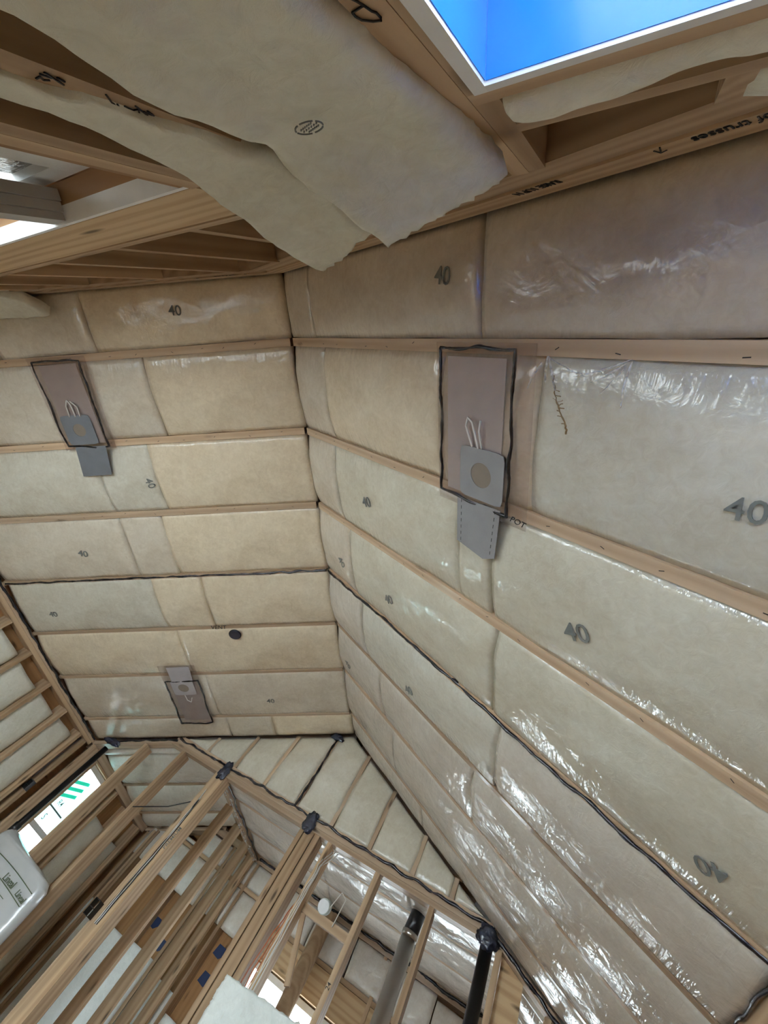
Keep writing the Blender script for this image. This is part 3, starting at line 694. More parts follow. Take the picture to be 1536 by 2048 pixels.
# ------------------------------------------------------------------ gable partition
wb = thing('wall_far', (-1.9, YB, ZF), 'gable partition, insulated triangle above an open stud wall', 'wall', kind='structure')
xa, xb = RX - (RZ - ZP) / M, RX + (RZ - ZP) / M
box('top_plate', xa - 0.05, xb + 0.03, YB, YB + 0.089, ZP - 0.080, ZP - 0.042, W_FILM, wb)
box('top_plate', xa - 0.03, xb + 0.02, YB - 0.002, YB + 0.089, ZP - 0.041, ZP - 0.002, W_FILM, wb)
box('top_plate', xa + 0.02, xb - 0.02, YB - 0.001, YB + 0.089, ZP + 0.0, ZP + 0.032, W_FILM, wb)
gx = [-3.28, -2.88, -2.47, -2.06, -1.65, -1.25, -0.84, -0.50]
def zt(x): return min(zl(x), zr(x))
for x in gx: box('stud', x - .019, x + .019, YB, YB + .089, ZP + 0.033, zt(x), W_FILM, wb)
PB = lambda u, v: Vector((u, YB + 0.001, v))
edges = [xa + 0.08] + gx + [xb - 0.08]
for i, (a, b) in enumerate(zip(edges, edges[1:])):
    segs = [(a, b)] if not (a < RX < b) else [(a, RX), (RX, b)]
    for (p, q) in ([(a, b)]):
        batt('insulation_batt', PB, Vector((0, -1, 0)), p + 0.020, q - 0.020, ZP + 0.034, (lambda u: zt(u) - 0.012), F_FILM, wb, bulge=0.014, edge=0.008, seed=500 + i, col=(.98, 1.0, .96), nu=14, nv=24)
# boards under the rakes
for a, b in ((XL, xa), ): board('rake_board', (a, YB + .045, zl(a) - 0.03), (b + .1, YB + .045, zl(b + .1) - 0.03), 0.04, 0.09, W_FILM, wb)
board('rake_board', (xb - .1, YB + .045, zr(xb - .1) - 0.03), (XR, YB + .045, zr(XR) - 0.03), 0.04, 0.09, W_FILM, wb)
def sB(x, w=0.040, d=0.14, z1=None, z0=ZF, y=YB, name='stud', mat=W_PINE):
    z1 = z1 if z1 is not None else min(ZP - 0.081, zt(x) - 0.06)
    return box(name, x - w / 2, x + w / 2, y, y + d, z0, z1, mat, wb)
for x in (-4.55, -4.0, -3.53): sB(x)
sB(-2.998, 0.040, name='post', y=YB + .004); sB(-2.956, 0.040, name='post'); postB = sB(-2.906, 0.056, name='post', y=YB - .003)
sB(-1.87, 0.040, 0.14, name='post'); sB(-1.80, 0.09, 0.14, name='post', y=YB + .012); sB(-1.715, 0.05, 0.14, name='post')
studw = sB(-1.58); studm = sB(-1.10); sB(-0.62); sB(-0.10)
prism('gusset_board', [(-0.075, ZF), (0.085, ZF), (0.085, zr(0.085) - .055), (-0.075, zr(-0.075) - .055)], 1, YB + 0.055, YB + 0.073, W_LVL, wb)
sB(0.255)
text('ink_mark', '24', (-1.101, YB - .001, 0.62), (0, 0, 1), (-1, 0, 0), 0.04, INK, studm)
text('ink_mark', 'A1', (-1.101, YB - .001, 0.35), (0, 0, 1), (-1, 0, 0), 0.035, INK, studm)
text('ink_mark', 'PREMIUM', (-2.905, YB - .004, 0.72), (0, 0, 1), (-1, 0, 0), 0.045, INK_G, postB)
# blocking with a slanted brace behind the wired stud
box('blocking', -1.56, -1.12, YB + .10, YB + .138, 0.87, 0.93, W_PINE, wb)
board('brace', (-1.54, YB + .12, 0.87), (-1.40, YB + .12, 0.50), .04, .03, W_PINE, wb, side=(0, 1, 0))

# partition returning at right angles beyond it
wd = thing('wall_partition', (-3.02, 5.05, ZF), 'open stud partition returning away behind the gable wall', 'wall', kind='structure')
box('top_plate', -3.065, -2.976, YB + .09, YC, ZP - 0.080, ZP - 0.004, W_FILM, wd)
for y in (4.42, 4.80, 5.20, 5.585, 5.88): box('stud', -3.085, -2.976, y - .022, y + .022, ZF, ZP - .081, W_PINE, wd)
foldY = lambda u, v: Vector((-2.97 + v, u, ZP - 0.075))
fold('film_fold', lambda u, v: Vector((-2.965 + v, u, ZP - 0.082)), Vector((0.35, 0, -.93)), YB + .1, YC - .02, 0.0, 0.05, wd, seed=61, gap=0.150, amp=0.02)
fold('film_fold', lambda u, v: Vector((-2.99 + v, u, ZP - 0.086)), Vector((0, 0, -1)), YB + .1, YC - .02, 0.0, 0.04, wd, seed=62, gap=0.120, amp=0.02)

# flat ceiling beyond the gable wall
hc = tag(box('ceiling_hall', -3.06, 0.3, YB + .09, YC + .1, ZP + .20, ZP + .22, W_PLY), 'flat ceiling under shiny film beyond the gable wall', 'ceiling', kind='structure')
ny = [YB + 0.095, 4.75, 5.36, YC]
PH = lambda u, v: Vector((u, v, ZP))
for i, (a, b) in enumerate(zip(ny, ny[1:])):
    for j, (p, q) in enumerate(((-2.97, -1.85), (-1.85, -0.85), (-0.85, 0.05))):
        batt('insulation_batt', PH, Vector((0, 0, -1)), p, q, a + .01, b - .01, F_SHINY, hc, bulge=0.045, edge=-0.004, seed=600 + i * 3 + j, lump=0.014, col=(1.0, 1.0, 1.0))
for i, y in enumerate(ny[1:3]): box('strapping', -2.97, 0.1, y - .03, y + .03, ZP - .012, ZP + .006, W_FILM, hc)

# ------------------------------------------------------------------ outer wall far beyond
wc = thing('wall_outer', (-1.9, YC, ZF), 'outermost wall with windows, seen through the open studs', 'wall', kind='structure')
wins = [(-2.42, -1.20, 0.25, 0.71), (-1.02, 0.25, 0.25, 0.71)]
def wallcols(x0, x1, z0, z1, holes):
    cur = x0
    for h in sorted(holes):
        box('sheathing_panel', cur, h[0], YC + .140, YC + .152, z0, z1, W_PLY, wc)
        box('sheathing_panel', h[0], h[1], YC + .140, YC + .152, z0, h[2], W_PLY, wc)
        box('sheathing_panel', h[0], h[1], YC + .140, YC + .152, h[3], z1, W_PLY, wc); cur = h[1]
    box('sheathing_panel', cur, x1, YC + .140, YC + .152, z0, z1, W_PLY, wc)
wallcols(XL - .15, XR + .15, ZF, 1.20, wins)
prism('sheathing_panel', [(XL - .15, 1.20), (XR + .15, 1.20), (XR + .15, zr(XR + .15) + .28), (RX, RZ + .28), (XL - .15, zl(XL - .15) + .28)], 1, YC + .140, YC + .152, W_PLY, wc)
box('top_plate', -3.75, XR, YC, YC + .138, ZP - .08, ZP - .002, W_FILM, wc)
board('rake_board', (XL, YC + .06, zl(XL) - .03), (-3.6, YC + .06, zl(-3.6) - .03), .04, .12, W_FILM, wc)
cx = [-4.53, -4.13, -3.73, -3.33, -2.93, -2.62, -2.46]
for x in cx: box('stud', x - .019, x + .019, YC, YC + .138, ZF, min(ZP - .081, zl(x) - .06), W_PINE, wc)
for x in (-4.44, -4.395): box('stud', x - .019, x + .019, YC - .02, YC + .118, ZF, zl(x) - .06, W_PINE, wc)
for x in (-1.16, -1.06, 0.29, 0.6): box('stud', x - .019, x + .019, YC, YC + .138, ZF, min(ZP, zr(x) - .01) - .081, W_PINE, wc)
box('blocking', -4.5, -2.48, YC + .002, YC + .09, 1.055, 1.095, W_PINE, wc)
box('blocking', -2.44, 0.28, YC + .002, YC + .09, 0.965, 1.005, W_PINE, wc)
PC = lambda u, v: Vector((u, YC + .004, v))
NC = Vector((0, -1, 0))
for i, (a, b) in enumerate(zip(cx[:6], cx[1:6])):
    zt_ = min(ZP - .085, zl(a) - .08)
    batt('insulation_batt', PC, NC, a + .02, b - .02, 1.10, max(zt_, 1.14), F_SHINY, wc, bulge=0.012, edge=0.006, seed=700 + i, col=(1.08, 1.08, 1.06), nu=10, nv=8)
    batt('insulation_batt', PC, NC, a + .02, b - .02, 0.69 + 0.02 * rnd.random(), 1.05, F_SHINY, wc, bulge=0.012, edge=0.006, seed=710 + i, col=(1.08, 1.08, 1.06), nu=10, nv=10)
    tz = (0.20, 0.16, 0.19, 0.14, 0.02)[i]
    batt('insulation_batt', lambda u, v: Vector((v, YC + .004, u)), NC, ZF + .01, tz, a + .02, b - .02, F_WHITE, wc, bulge=0.012, edge=0.006, seed=720 + i, col=(1, 1, 1))
for i, (a, b) in enumerate([(-2.44, -2.0), (-1.98, -1.5), (-1.48, -1.08), (-1.04, -0.6), (-0.58, -0.15), (-0.13, 0.27)]):
    batt('insulation_batt', PC, NC, a, b, 1.01, min(ZP - .085, zr(b) - .12), F_SHINY, wc, bulge=0.02, edge=0.0, seed=740 + i, col=(1.1, 1.1, 1.1), nu=10, nv=12)
box('header', -2.44, 0.27, YC + .006, YC + .12, 0.722, 0.962, W_LVL, wc)
def printmark(x, z):
    o = prism('printed_mark', [(x - .07, z - .04), (x + .02, z - .05), (x + .07, z), (x + .05, z + .05), (x - .05, z + .05)], 1, YC + .1385, YC + .1399, NAVYP, wc)
printmark(-2.817, 0.576); printmark(-2.80, 0.36); printmark(-3.69, 0.406); printmark(-3.47, 0.312)
for k, wv in enumerate(wins):
    wn = window('window_%d' % (4 + k), (wv[0], YC, wv[2]), ('bright outer window either side of the round timber post', 'bright outer window behind the steel duct')[k])
    for a in ((wv[0], wv[0] + .05, wv[2], wv[3]), (wv[1] - .05, wv[1], wv[2], wv[3]), (wv[0] + .05, wv[1] - .05, wv[2], wv[2] + .05), (wv[0] + .05, wv[1] - .05, wv[3] - .05, wv[3])):
        box('frame', a[0], a[1], YC + .10, YC + .15, a[2], a[3], WHITE, wn)
    box('pane', wv[0] + .05, wv[1] - .05, YC + .122, YC + .128, wv[2] + .05, wv[3] - .05, GLASS, wn)
tag(cyl('timber_post', (-1.80, YC - .25, ZF), (-1.80, YC - .25, 1.30), 0.075, W_PINE), 'thick round brown timber post in front of the outer window', 'post')

# ------------------------------------------------------------------ loose batts
def loose(name, L, R, thick, mat, label, seed, col, nu=46, nv=26, lump=0.010, back=Vector((0, -1, 0))):
    """slab between two edge polylines (bottom to top), ragged at the top and sides"""
    def samp(P, t):
        k = t * (len(P) - 1); i = min(int(k), len(P) - 2); f = k - i
        p0, p1, p2, p3 = P[max(i - 1, 0)], P[i], P[i + 1], P[min(i + 2, len(P) - 1)]
        return 0.5 * ((2 * p1) + (p2 - p0) * f + (2 * p0 - 5 * p1 + 4 * p2 - p3) * f * f + (3 * p1 - p0 - 3 * p2 + p3) * f ** 3)
    L = [Vector(p) for p in L]; R = [Vector(p) for p in R]
    vs, fs = [], []
    for side in (0, 1):
        for i in range(nu + 1):
            t = i / nu; a = samp(L, t); b = samp(R, t)
            up = (samp(L, min(1, t + .02)) + samp(R, min(1, t + .02)) - samp(L, max(0, t - .02)) - samp(R, max(0, t - .02))).normalized()
            ac = (b - a).normalized(); n = up.cross(ac).normalized()
            if n.dot(back) > 0: n = -n
            for j in range(nv + 1):
                s = j / nv; p = a.lerp(b, s)
                rag = noise.noise(Vector((t * 16, s * 16, seed))) ; rag2 = noise.noise(Vector((t * 45, s * 45, seed + 4)))
                if j in (0, nv): p += ac * (0.010 * rag + 0.006 * rag2) * 1.0
                if i == nu: p += up * (0.014 * rag + 0.012 * rag2)
                edge = min(1, min(s, 1 - s) * 12, (1 - t) * 22)
                h = thick / 2 - 0.012 * (1 - max(0, edge) ** 0.5)
                lum = lump * (noise.noise(p * 9 + Vector((seed, 0, 0))) + 0.6 * noise.noise(p * 24))
                vs.append(p + (n * (h + lum) if side == 0 else -n * (h + lum)) - n * thick / 2)
    W = nv + 1; K = (nu + 1) * W
    for side in (0, 1):
        for i in range(nu):
            for j in range(nv):
                q = [i * W + j, (i + 1) * W + j, (i + 1) * W + j + 1, i * W + j + 1]
                fs.append(tuple(side * K + x for x in (q if side == 0 else q[::-1])))
    for i in range(nu):
        fs.append((i * W, K + i * W, K + (i + 1) * W, (i + 1) * W)); fs.append((i * W + nv, (i + 1) * W + nv, K + (i + 1) * W + nv, K + i * W + nv))
    for j in range(nv):
        fs.append((nu * W + j, K + nu * W + j, K + nu * W + j + 1, nu * W + j + 1)); fs.append((j, j + 1, K + j + 1, K + j))
    c = sum((Vector(v) for v in vs), Vector()) / len(vs)
    o = mesh_obj(name, [Vector(v) - c for v in vs], fs, mat, None, smooth=True, mw=Matrix.Translation(c))
    bm = bmesh.new(); bm.from_mesh(o.data); bmesh.ops.recalc_face_normals(bm, faces=bm.faces); bm.to_mesh(o.data); bm.free()
    o.color = (*col, 1); o['_base'] = (0, 0, 0)
    tag(o, label, 'insulation batt', 'loose batts')
    return o
b1 = loose('loose_batt',
      [(-.565, -.262, ZF), (-.545, -.250, -.6), (-.525, -.235, .0), (-.468, -.223, .25), (-.506, -.221, .42), (-.494, -.220, .565), (-.512, -.200, .692), (-.486, -.155, .80), (-.452, -.110, .890)],
      [(-.275, -.262, ZF), (-.270, -.258, -.6), (-.280, -.252, .0), (-.282, -.246, .30), (-.280, -.245, .47), (-.270, -.242, .60), (-.255, -.237, .78), (-.238, -.218, .87), (-.220, -.196, .925)],
      0.07, F_BARE, 'largest loose glass-wool batt, round ink stamp, beside the blue-lined window', 11, (.97, .97, .93))
b2 = loose('loose_batt',
      [(-.735, -.275, ZF), (-.72, -.270, -.6), (-.69, -.258, .1), (-.674, -.250, .356), (-.676, -.240, .49), (-.70, -.230, .60), (-.732, -.200, .74), (-.776, -.148, .93), (-.768, -.102, 1.095)],
      [(-.63, -.275, ZF), (-.63, -.270, -.6), (-.63, -.258, .1), (-.622, -.252, .330), (-.600, -.246, .47), (-.585, -.242, .60), (-.563, -.235, .764), (-.56, -.200, .90), (-.555, -.158, 1.015)],
      0.045, F_BARE, 'narrow loose glass-wool batt slumping out beside the plywood header', 13, (.97, .96, .91), nv=18)
b3 = loose('loose_batt',
      [(-3.72, -.27, .3), (-3.68, -.255, .9), (-3.62, -.225, 1.2), (-3.60, -.125, 1.42)],
      [(-3.26, -.27, .3), (-3.26, -.255, .9), (-3.22, -.225, 1.35), (-3.22, -.120, 1.53)],
      0.08, F_BARE, 'small loose batt end curling off the wall at the frame edge', 17, (.97, .96, .92), nu=30, nv=20)
b4 = loose('loose_batt',
      [(-1.72, 3.92, ZF), (-1.70, 3.92, -.6), (-1.690, 3.91, .08), (-1.687, 3.90, .22), (-1.683, 3.90, .318)],
      [(-1.03, 3.92, ZF), (-1.035, 3.92, -.6), (-1.05, 3.91, .10), (-1.06, 3.90, .26), (-1.07, 3.90, .375)],
      0.10, F_WHITE, 'clean white batt standing upright against the thick posts', 19, (1, 1.03, 1.03), back=Vector((0, 1, 0)))
# round ink stamp on the largest loose batt
sv = []
for k in range(26):
    a = 2 * math.pi * k / 26
    if k % 5 != 4: sv.append([(0.022 * math.cos(a), 0.016 * math.sin(a)), (0.022 * math.cos(a + .2), 0.016 * math.sin(a + .2))])
for q, ln in ((.006, .013), (.0, .018), (-.006, .014)):
    for k in range(6): sv.append([(-ln + k * ln / 3, q), (-ln + k * ln / 3 + .003, q + .0015)])
strokes('ink_stamp', sv, (-0.395, -0.2195, 0.57), (-.93, .0, .36), (.36, 0, .93), 0.0009, INK_G, b1)

# ------------------------------------------------------------------ recessed-light boxes
def ring_plate(name, PF, N, cu, cv, hu, hv, r, d, th, mat, par):
    n = 40; vs = []
    for dd in (d, d + th):
        for k in range(n):
            a = 2 * math.pi * k / n; c, s = math.cos(a), math.sin(a)
            q = 1 / max(abs(c), abs(s)); q = min(q, 1.33)
            vs.append(PF(cu + hu * c * q, cv + hv * s * q, dd))
        for k in range(n):
            a = 2 * math.pi * k / n; vs.append(PF(cu + r * math.cos(a) / math.sqrt(1 + M * M), cv + r * math.sin(a), dd))
    fs = []
    for k in range(n):
        j = (k + 1) % n
        fs += [(2 * n + k, 2 * n + j, 3 * n + j, 3 * n + k), (k, n + k, n + j, j), (k, j, 2 * n + j, 2 * n + k), (n + k, 3 * n + k, 3 * n + j, n + j)]
    o = mesh_obj(name, vs, fs, mat, par)
    bm = bmesh.new(); bm.from_mesh(o.data); bmesh.ops.recalc_face_normals(bm, faces=bm.faces); bm.to_mesh(o.data); bm.free()
    return o
def slab(name, PF, pts, d, th, mat, par):
    n = len(pts); vs = [PF(u, v, d) for u, v in pts] + [PF(u, v, d + th) for u, v in pts]
    fs = [tuple(range(n)), tuple(range(2 * n - 1, n - 1, -1))] + [(i, (i + 1) % n, n + (i + 1) % n, n + i) for i in range(n)]
    o = mesh_obj(name, vs, fs, mat, par)
    bm = bmesh.new(); bm.from_mesh(o.data); bmesh.ops.recalc_face_normals(bm, faces=bm.faces); bm.to_mesh(o.data); bm.free()
    return o
def lightbox(PF, N, bead, film, plate, hole_r, tail, wires, label, matp, d=0.040, seed=0, tail_d=0.043, beadr=0.006, dash=False):
    base = PF((bead[0][0] + bead[2][0]) / 2, (bead[0][1] + bead[2][1]) / 2, 0.03)
    t = thing('recessed_light_box', tuple(base), label, 'light box', 'recessed light boxes on the slopes')
    slab('film_window', PF, film, d - 0.002, 0.0015, FILM_G, t)
    u0, u1, v0, v1 = bead[0][0] + .03, bead[1][0] - .03, bead[0][1] + .03, bead[2][1] - .03
    slab('box_back', PF, [(u0, v0), (u1, v0), (u1, v1), (u0, v1)], d - 0.010, 0.003, BOXL if dash else BOXB, t)
    cu, cv, hu, hv = plate
    ring_plate('mounting_plate', PF, N, cu, cv, hu, hv, hole_r, d + .003, 0.003, matp, t)
    cyl('can_shade_disc', PF(cu, cv, d + 0.0035), PF(cu, cv, d - 0.001), hole_r * 1.02, simple('can_shadow', (0.24, 0.195, 0.15), 0.8), t)  # flat disc; the shade inside the can is put into its colour
    tl = slab('bracket_tail', PF, tail, tail_d, 0.003, matp, t)
    for w in wires: tube('cable', [PF(a, b, d + c) for a, b, c in w], 0.0042, WIREW, t, sub=0.01)
    pts = [PF(a, b, 0.042) for a, b in bead] + [PF(*bead[0], 0.042)]
    tube('sealant_bead', pts, beadr, BLACK, t, sub=0.012, jit=0.012, rj=0.55, seed=seed)
    if dash:
        for e in (0, 1):
            (a, b), (c, f) = (tail[0], tail[-1]) if e == 0 else (tail[1], tail[2])
            sh = 0.022 if e == 0 else -0.022
            for k in range(7):
                s0, s1 = k / 7 + .03, k / 7 + .10
                tube('score_mark', [PF(a + (c - a) * s + sh, b + (f - b) * s, tail_d + .0035) for s in (s0, s1)], 0.0011, INK, tl, seg=5)
    return t
lightbox(PR, NR, [(-.592, .140), (-.280, .142), (-.262, .745), (-.588, .725)], [(-.612, .120), (-.205, .120), (-.185, .775), (-.604, .775)],
         (-.385, .608, .100, .108), .052, [(-.498, .735), (-.290, .728), (-.305, .955), (-.36, .985), (-.498, .955)],
         [[(-.43, .50, .004), (-.455, .42, .012), (-.445, .385, .014), (-.425, .40, .014), (-.40, .50, .006)], [(-.385, .50, .004), (-.395, .43, .012), (-.392, .39, .008)]],
         'grey recessed-light bracket framed in black sealant on the overhead slope', PLATE, seed=3, dash=True)
lightbox(PL, NL, [(-3.535, .135), (-3.235, .145), (-3.249, .752), (-3.525, .735)], [(-3.56, .115), (-3.19, .12), (-3.20, .765), (-3.55, .765)],
         (-3.40, .617, .10, .108), .046, [(-3.476, .742), (-3.266, .742), (-3.30, .970), (-3.505, .972)],
         [[(-3.43, .52, .004), (-3.42, .44, .012), (-3.40, .40, .014), (-3.385, .43, .014), (-3.39, .52, .006)], [(-3.36, .52, .004), (-3.35, .45, .012), (-3.385, .41, .01)]],
         'dark grey recessed-light bracket near the far window wall', PLATE_D, seed=5)
lightbox(PL, NL, [(-3.563, 3.205), (-3.254, 3.203), (-3.27, 3.827), (-3.576, 3.842)], [(-3.58, 2.99), (-3.24, 2.99), (-3.25, 3.84), (-3.59, 3.85)],
         (-3.415, 3.30, .105, .100), .055, [(-3.50, 3.01), (-3.29, 3.005), (-3.30, 3.20), (-3.50, 3.20)],
         [[(-3.43, 3.40, .004), (-3.42, 3.47, .012), (-3.39, 3.50, .012), (-3.37, 3.44, .01)]],
         'pale recessed-light bracket low on the slope by the gable partition', PLATE_P, seed=7, beadr=0.007)

# ------------------------------------------------------------------ sealant
def bead(pts, r, label, seed, jit=0.012): return tag(tube('sealant_bead', pts, r, BLACK, None, sub=0.015, jit=jit, rj=0.5, seed=seed), label, 'sealant', 'black sealant lines')
y4 = RAFT[4]
bead([PL(XL + .02, y4, .004), PL(-3.4, y4, .004), PL(RX - .01, y4, .004)], .0085, 'black sealant line along a rafter, ending at the ridge beyond the far slope', 31)
bead([PR(RX + .01, y4, .004), PR(-.6, y4 - .01, .004), PR(XR - .02, y4, .004)], .0085, 'black sealant line running the length of the overhead slope', 32)
bead([(XL + .015, 1.2, ZE - .012), (XL + .012, 3.0, ZE - .012), (XL + .015, YB - .03, ZE - .012)], .010, 'black sealant line along the far eave plate', 33)
bead([(xa, YB - .006, ZP - .008), (-2.93, YB - .006, ZP + .006), (-1.9, YB - .006, ZP + .010), (-.2, YB - .006, ZP + .004)], .011, 'black sealant line along the top plate of the gable partition', 34, 0.02)
bead([(XL + .2, YB - .008, zl(XL + .2) - .02), (xa, YB - .008, zl(xa) - .03)], .010, 'short black sealant line on the rake above the stud tops', 35)
bead([(-2.06, YB - .008, zt(-2.06) - .04), (-2.05, YB - .012, 1.75), (-2.06, YB - .008, ZP + .02)], .011, 'upright black sealant line down the middle of the gable triangle', 36)
bead([(-.17, YB - .008, zr(-.17) - .03), (.25, YB - .008, zr(.25) - .03), (.6, YB - .008, zr(.6) - .03)], .013, 'black sealant line down the rake beside the near pipe', 37, 0.02)
bead([(-2.95, YC - .008, ZP - .03), (-1.9, YC - .008, ZP - .03), (0.1, YC - .008, ZP - .03)], .014, 'black sealant line on the outer wall plate behind the duct', 38, 0.02)
bead([(-2.965, YB + .1, ZP - .05), (-2.965, YC, ZP - .05)], .009, 'black sealant line on the plate of the returning partition', 39, 0.015)
bead([(XR - .012, 1.2, ZE - .01), (XR - .012, 3.2, ZE - .01)], .007, 'black sealant line along the near eave plate', 40)
def patch(c, r, label, seed): return tag(blob('sealant_patch', c, *r, NAVY, None, seed, 0.42, 4, 1.7), label, 'sealant', 'dark sealant patches')
patch((-2.93, YB - .02, 1.365), (.055, .022, .085), 'dark sealant patch where the returning partition meets the plate', 1)
patch((-1.83, YB - .02, 1.375), (.060, .022, .085), 'dark sealant patch above the thick posts', 2)
patch((-2.06, YB - .03, zt(-2.06) - .045), (.075, .022, .035), 'small dark sealant patch near the gable peak', 3)
patch((-.19, YB - .02, 1.345), (.075, .035, .070), 'dark sealant patch around the head of the near pipe', 4)
patch((-4.38, YB - .025, zl(-4.38) - .035), (.13, .03, .04), 'dark sealant patch around the head of the far pipe', 5)

# ------------------------------------------------------------------ pipes, duct, boxes, cables
p1 = thing('vent_pipe', (-4.40, YB + .02, ZF), 'black plastic vent pipe in the far corner of the gable wall', 'pipe', 'black vent pipes')
cyl('pipe', (-4.40, YB + .02, ZF), (-4.40, YB + .02, .97), .030, ABS, p1); cyl('coupling', (-4.40, YB + .02, .05), (-4.40, YB + .02, .13), .037, ABS, p1)
p2 = thing('vent_pipe', (-.185, YB + .02, ZF), 'thick black plastic vent pipe below the near end of the plate', 'pipe', 'black vent pipes')
cyl('pipe', (-.185, YB + .02, ZF), (-.185, YB + .02, 1.36), .045, ABS, p2); cyl('coupling', (-.185, YB + .02, -.1), (-.185, YB + .02, .02), .054, ABS, p2)
dt = thing('exhaust_duct', (-.775, YB + .40, ZF), 'round galvanised duct with a dark elbow behind the open studs', 'duct')
cyl('duct_pipe', (-.775, YB + .40, ZF), (-.775, YB + .40, 1.22), .062, STEEL, dt); cyl('duct_collar', (-.775, YB + .40, 1.19), (-.775, YB + .40, 1.23), .066, STEEL, dt)
cyl('duct_elbow', (-.775, YB + .40, 1.22), (-.765, YB + .42, ZP - .02), .060, ABS, dt)
vc = thing('round_vent', tuple(PL(-2.79, 2.615, .03)), 'round dark vent cap on the far slope', 'vent cap')
cyl('cap_disc', PL(-2.79, 2.622, .030), PL(-2.79, 2.622, .040), .052, NAVY, vc); cyl('cap_rim', PL(-2.79, 2.622, .026), PL(-2.79, 2.622, .034), .058, BLACK, vc)
text('ink_mark', 'VENT', PL(-2.93, 2.556, .002), (.896, 0, .442), (0, -1, 0), .06, INK, raft_l[5], shear=.2)
text('ink_mark', 'POT', PR(-.215, .742, .050), (.86, .1, -.42), NR.cross(Vector((.86, .1, -.42))), .035, INK, raft_r[2], shear=.3)
def ebox(x, y, z, sx, sy, sz, label):
    e = thing('electrical_box', (x, y, z), label, 'electrical box', 'black electrical boxes')
    t = .004
    for a in ((x - sx, x - sx + t, y - sy, y + sy, z - sz, z + sz), (x + sx - t, x + sx, y - sy, y + sy, z - sz, z + sz)): box('box_side', *a, ABS, e)
    for a in ((x - sx, x + sx, y - sy, y + sy, z - sz, z - sz + t), (x - sx, x + sx, y - sy, y + sy, z + sz - t, z + sz)): box('box_end', *a, ABS, e)
    box('box_back', x - sx, x + sx, y - sy, y + sy, z - .004, z, ABS, e)
    return e
ebox(XL + .015, 4.015, .345, .03, .022, .045, 'small black electrical box on the far eave wall')
e2 = ebox(-3.035, YB - .03, .10, .032, .03, .055, 'black electrical box on the double post with a bundle of cables')
for i in range(4):
    tag(tube('cable', [(-2.955 + .008 * i, YB - .006, .05), (-2.955 + .010 * i, YB - .008 - .01 * (i % 2), .4), (-2.95 + .006 * i, YB - .006, .75 + .05 * i), (-2.962, YB - .006, 1.15)], .004, WIREB if i % 2 else WIREW, None, sub=.05, jit=.008, seed=i), ('pale cable at the edge of the double post above its black box', 'dark cable beside the edge cable on the double post', 'second pale cable up the double post, between dark ones', 'dark cable furthest along the double post face')[i], 'cable', 'cables on the double post')
tag(tube('cable', [(XL + .008, 3.97, .39), (XL + .006, 3.975, .60), (XL + .008, 3.98, ZE - .1)], .004, WIREB, None, sub=.05, jit=.004), 'dark cable running up the corner stud to the small box', 'cable')
tag(tube('cable', [(-3.5, YB - .004, .72), (-3.2, YB + .02, .88), (-3.02, YB + .06, 1.05), (-2.985, YB + .1, 1.30)], .005, WIREB, None, sub=.04), 'single dark cable curving in front of the film beyond', 'cable')
for i, (dx, lab) in enumerate(((0, 'orange cable nearest the thick post'), (.04, 'orange cable between two others by the thick post'), (.07, 'orange cable closest to the wired stud'))):
    tag(tube('cable', [(-1.66 + dx * .6, YB + .03, .1), (-1.68 + dx, YB + .02, .45), (-1.62 + dx * .3, YB + .03, .80), (-1.60, YB + .10, 1.1 + .05 * i)], .0045, WIREO, None, sub=.04, jit=.01, seed=9 + i), lab, 'cable', 'orange cables')
for i in range(3):
    tag(tube('cable', [(-1.585 + .012 * i, YB - .005, .3), (-1.58 + .010 * i, YB - .006, .8), (-1.575 + .012 * i, YB - .008, 1.15), (-1.54 + .03 * i, YB + .04, 1.30)], .004, WIREW, None, sub=.05, jit=.012, seed=20 + i), ('pale cable on the wired stud, closest to the thick posts', 'middle of three pale cables on the wired stud', 'pale cable on the wired stud, closest to the round box')[i], 'cable', 'pale cables on the wired stud')
oc = thing('ceiling_box', (-1.40, YB + .10, 1.06), 'pale round electrical box on the blocking between studs', 'electrical box')
cyl('box_drum', (-1.40, YB + .06, 0.965), (-1.40, YB + .12, 0.985), .05, BOXP, oc); cyl('box_cover', (-1.40, YB + .055, 0.964), (-1.40, YB + .06, 0.965), .045, WHITE, oc)
tube('lead', [(-1.36, YB + .07, .96), (-1.31, YB + .05, 1.10), (-1.26, YB + .06, 1.08), (-1.28, YB + .09, .90)], .004, WIREW, oc, sub=.02)

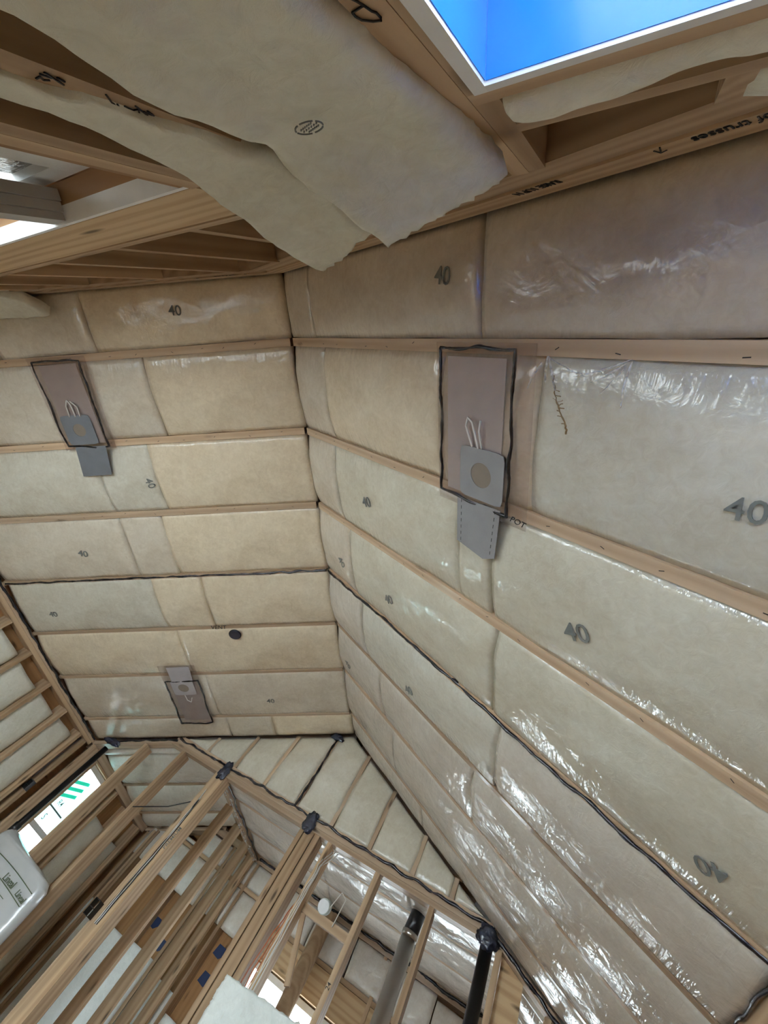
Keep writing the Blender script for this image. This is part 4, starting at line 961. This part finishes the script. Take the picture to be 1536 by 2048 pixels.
# ------------------------------------------------------------------ plastic bag of insulation
bgx = thing('plastic_bag', (-3.95, YB - .15, ZF), 'printed translucent bag of insulation wedged in the stud wall', 'bag')
rows = [(.085, -4.24, -4.17, .02), (.07, -4.27, -4.10, .04), (.052, -4.29, -3.94, .06), (.036, -4.30, -3.66, .08), (.015, -4.31, -3.50, .09), (-.03, -4.32, -3.45, .095), (-.10, -4.33, -3.44, .097), (-.3, -4.34, -3.43, .098), (-.6, -4.34, -3.43, .098), (-.9, -4.34, -3.44, .098), (-1.2, -4.33, -3.45, .096), (-1.45, -4.30, -3.50, .085), (-1.495, -4.26, -3.56, .05)]
bv, bf, nseg = [], [], 40
fine = []
for a, b in zip(rows, rows[1:]):
    for k in range(5): fine.append(tuple(a[i] + (b[i] - a[i]) * k / 5 for i in range(4)))
fine.append(rows[-1])
for (z, xa_, xb_, dp) in fine:
    for k in range(nseg):
        a = 2 * math.pi * k / nseg; c, q = math.cos(a), math.sin(a)
        e = lambda w: math.copysign(abs(w) ** 0.7, w)
        p = Vector(((xa_ + xb_) / 2 + (xb_ - xa_) / 2 * e(c), YB - .102 + dp * e(q), z))
        f = (noise.noise(p * 7) * .6 + abs(noise.noise(Vector((p.x * 13, p.z * 5, 2)))) * .8) * .018
        p.y -= f * (1 if q < 0 else 0); bv.append(p)
for i in range(len(fine) - 1):
    for k in range(nseg): bf.append((i * nseg + k, i * nseg + (k + 1) % nseg, (i + 1) * nseg + (k + 1) % nseg, (i + 1) * nseg + k))
bf.append(tuple(range(nseg))); bf.append(tuple(range((len(fine) - 1) * nseg, len(fine) * nseg))[::-1])
mesh_obj('bag_body', bv, bf, BAG, bgx, smooth=True)
rd = Vector((.82, 0, -.57)); ru = Vector((.57, 0, .82))
text('bag_print', 'Lineal', (-3.71, YB - .228, -.126), (1, 0, 0), (0, 0, 1), .068, GREEND, bgx, ext=.002)
text('bag_print', 'Lineal ', (-3.50, YB - .222, -.136), (1, 0, -.05), (.05, 0, 1), .055, GREEND, bgx, ext=.002)
for q in (-.082, -.168): tube('bag_stripe', [(-4.28 + .84 * t, YB - .222 - .004 * math.sin(9 * t), q + .015 * math.sin(math.pi * t)) for t in [k / 16 for k in range(17)]], .0028, GREEND, bgx, seg=6)
for k in range(12): tube('bag_stripe', [(-3.95 + .03 * (k % 3), YB - .224, -.20 - .018 * k), (-3.62 - .04 * (k % 2), YB - .224, -.205 - .018 * k)], .0018, GREEND, bgx, seg=5)

# lettering as plain meshes
bpy.context.view_layer.update()
dg = bpy.context.evaluated_depsgraph_get()
for o in [o for o in bpy.data.objects if o.type == 'FONT']:
    me = bpy.data.meshes.new_from_object(o.evaluated_get(dg))
    nm = o.name; par = o.parent; pi = o.matrix_parent_inverse.copy(); mb = o.matrix_basis.copy()
    bpy.data.objects.remove(o)
    n = bpy.data.objects.new(nm, me); COL.objects.link(n); n.parent = par; n.matrix_parent_inverse = pi; n.matrix_basis = mb
for o in bpy.data.objects:
    for k in ('_base', '_h'):
        if k in o: del o[k]
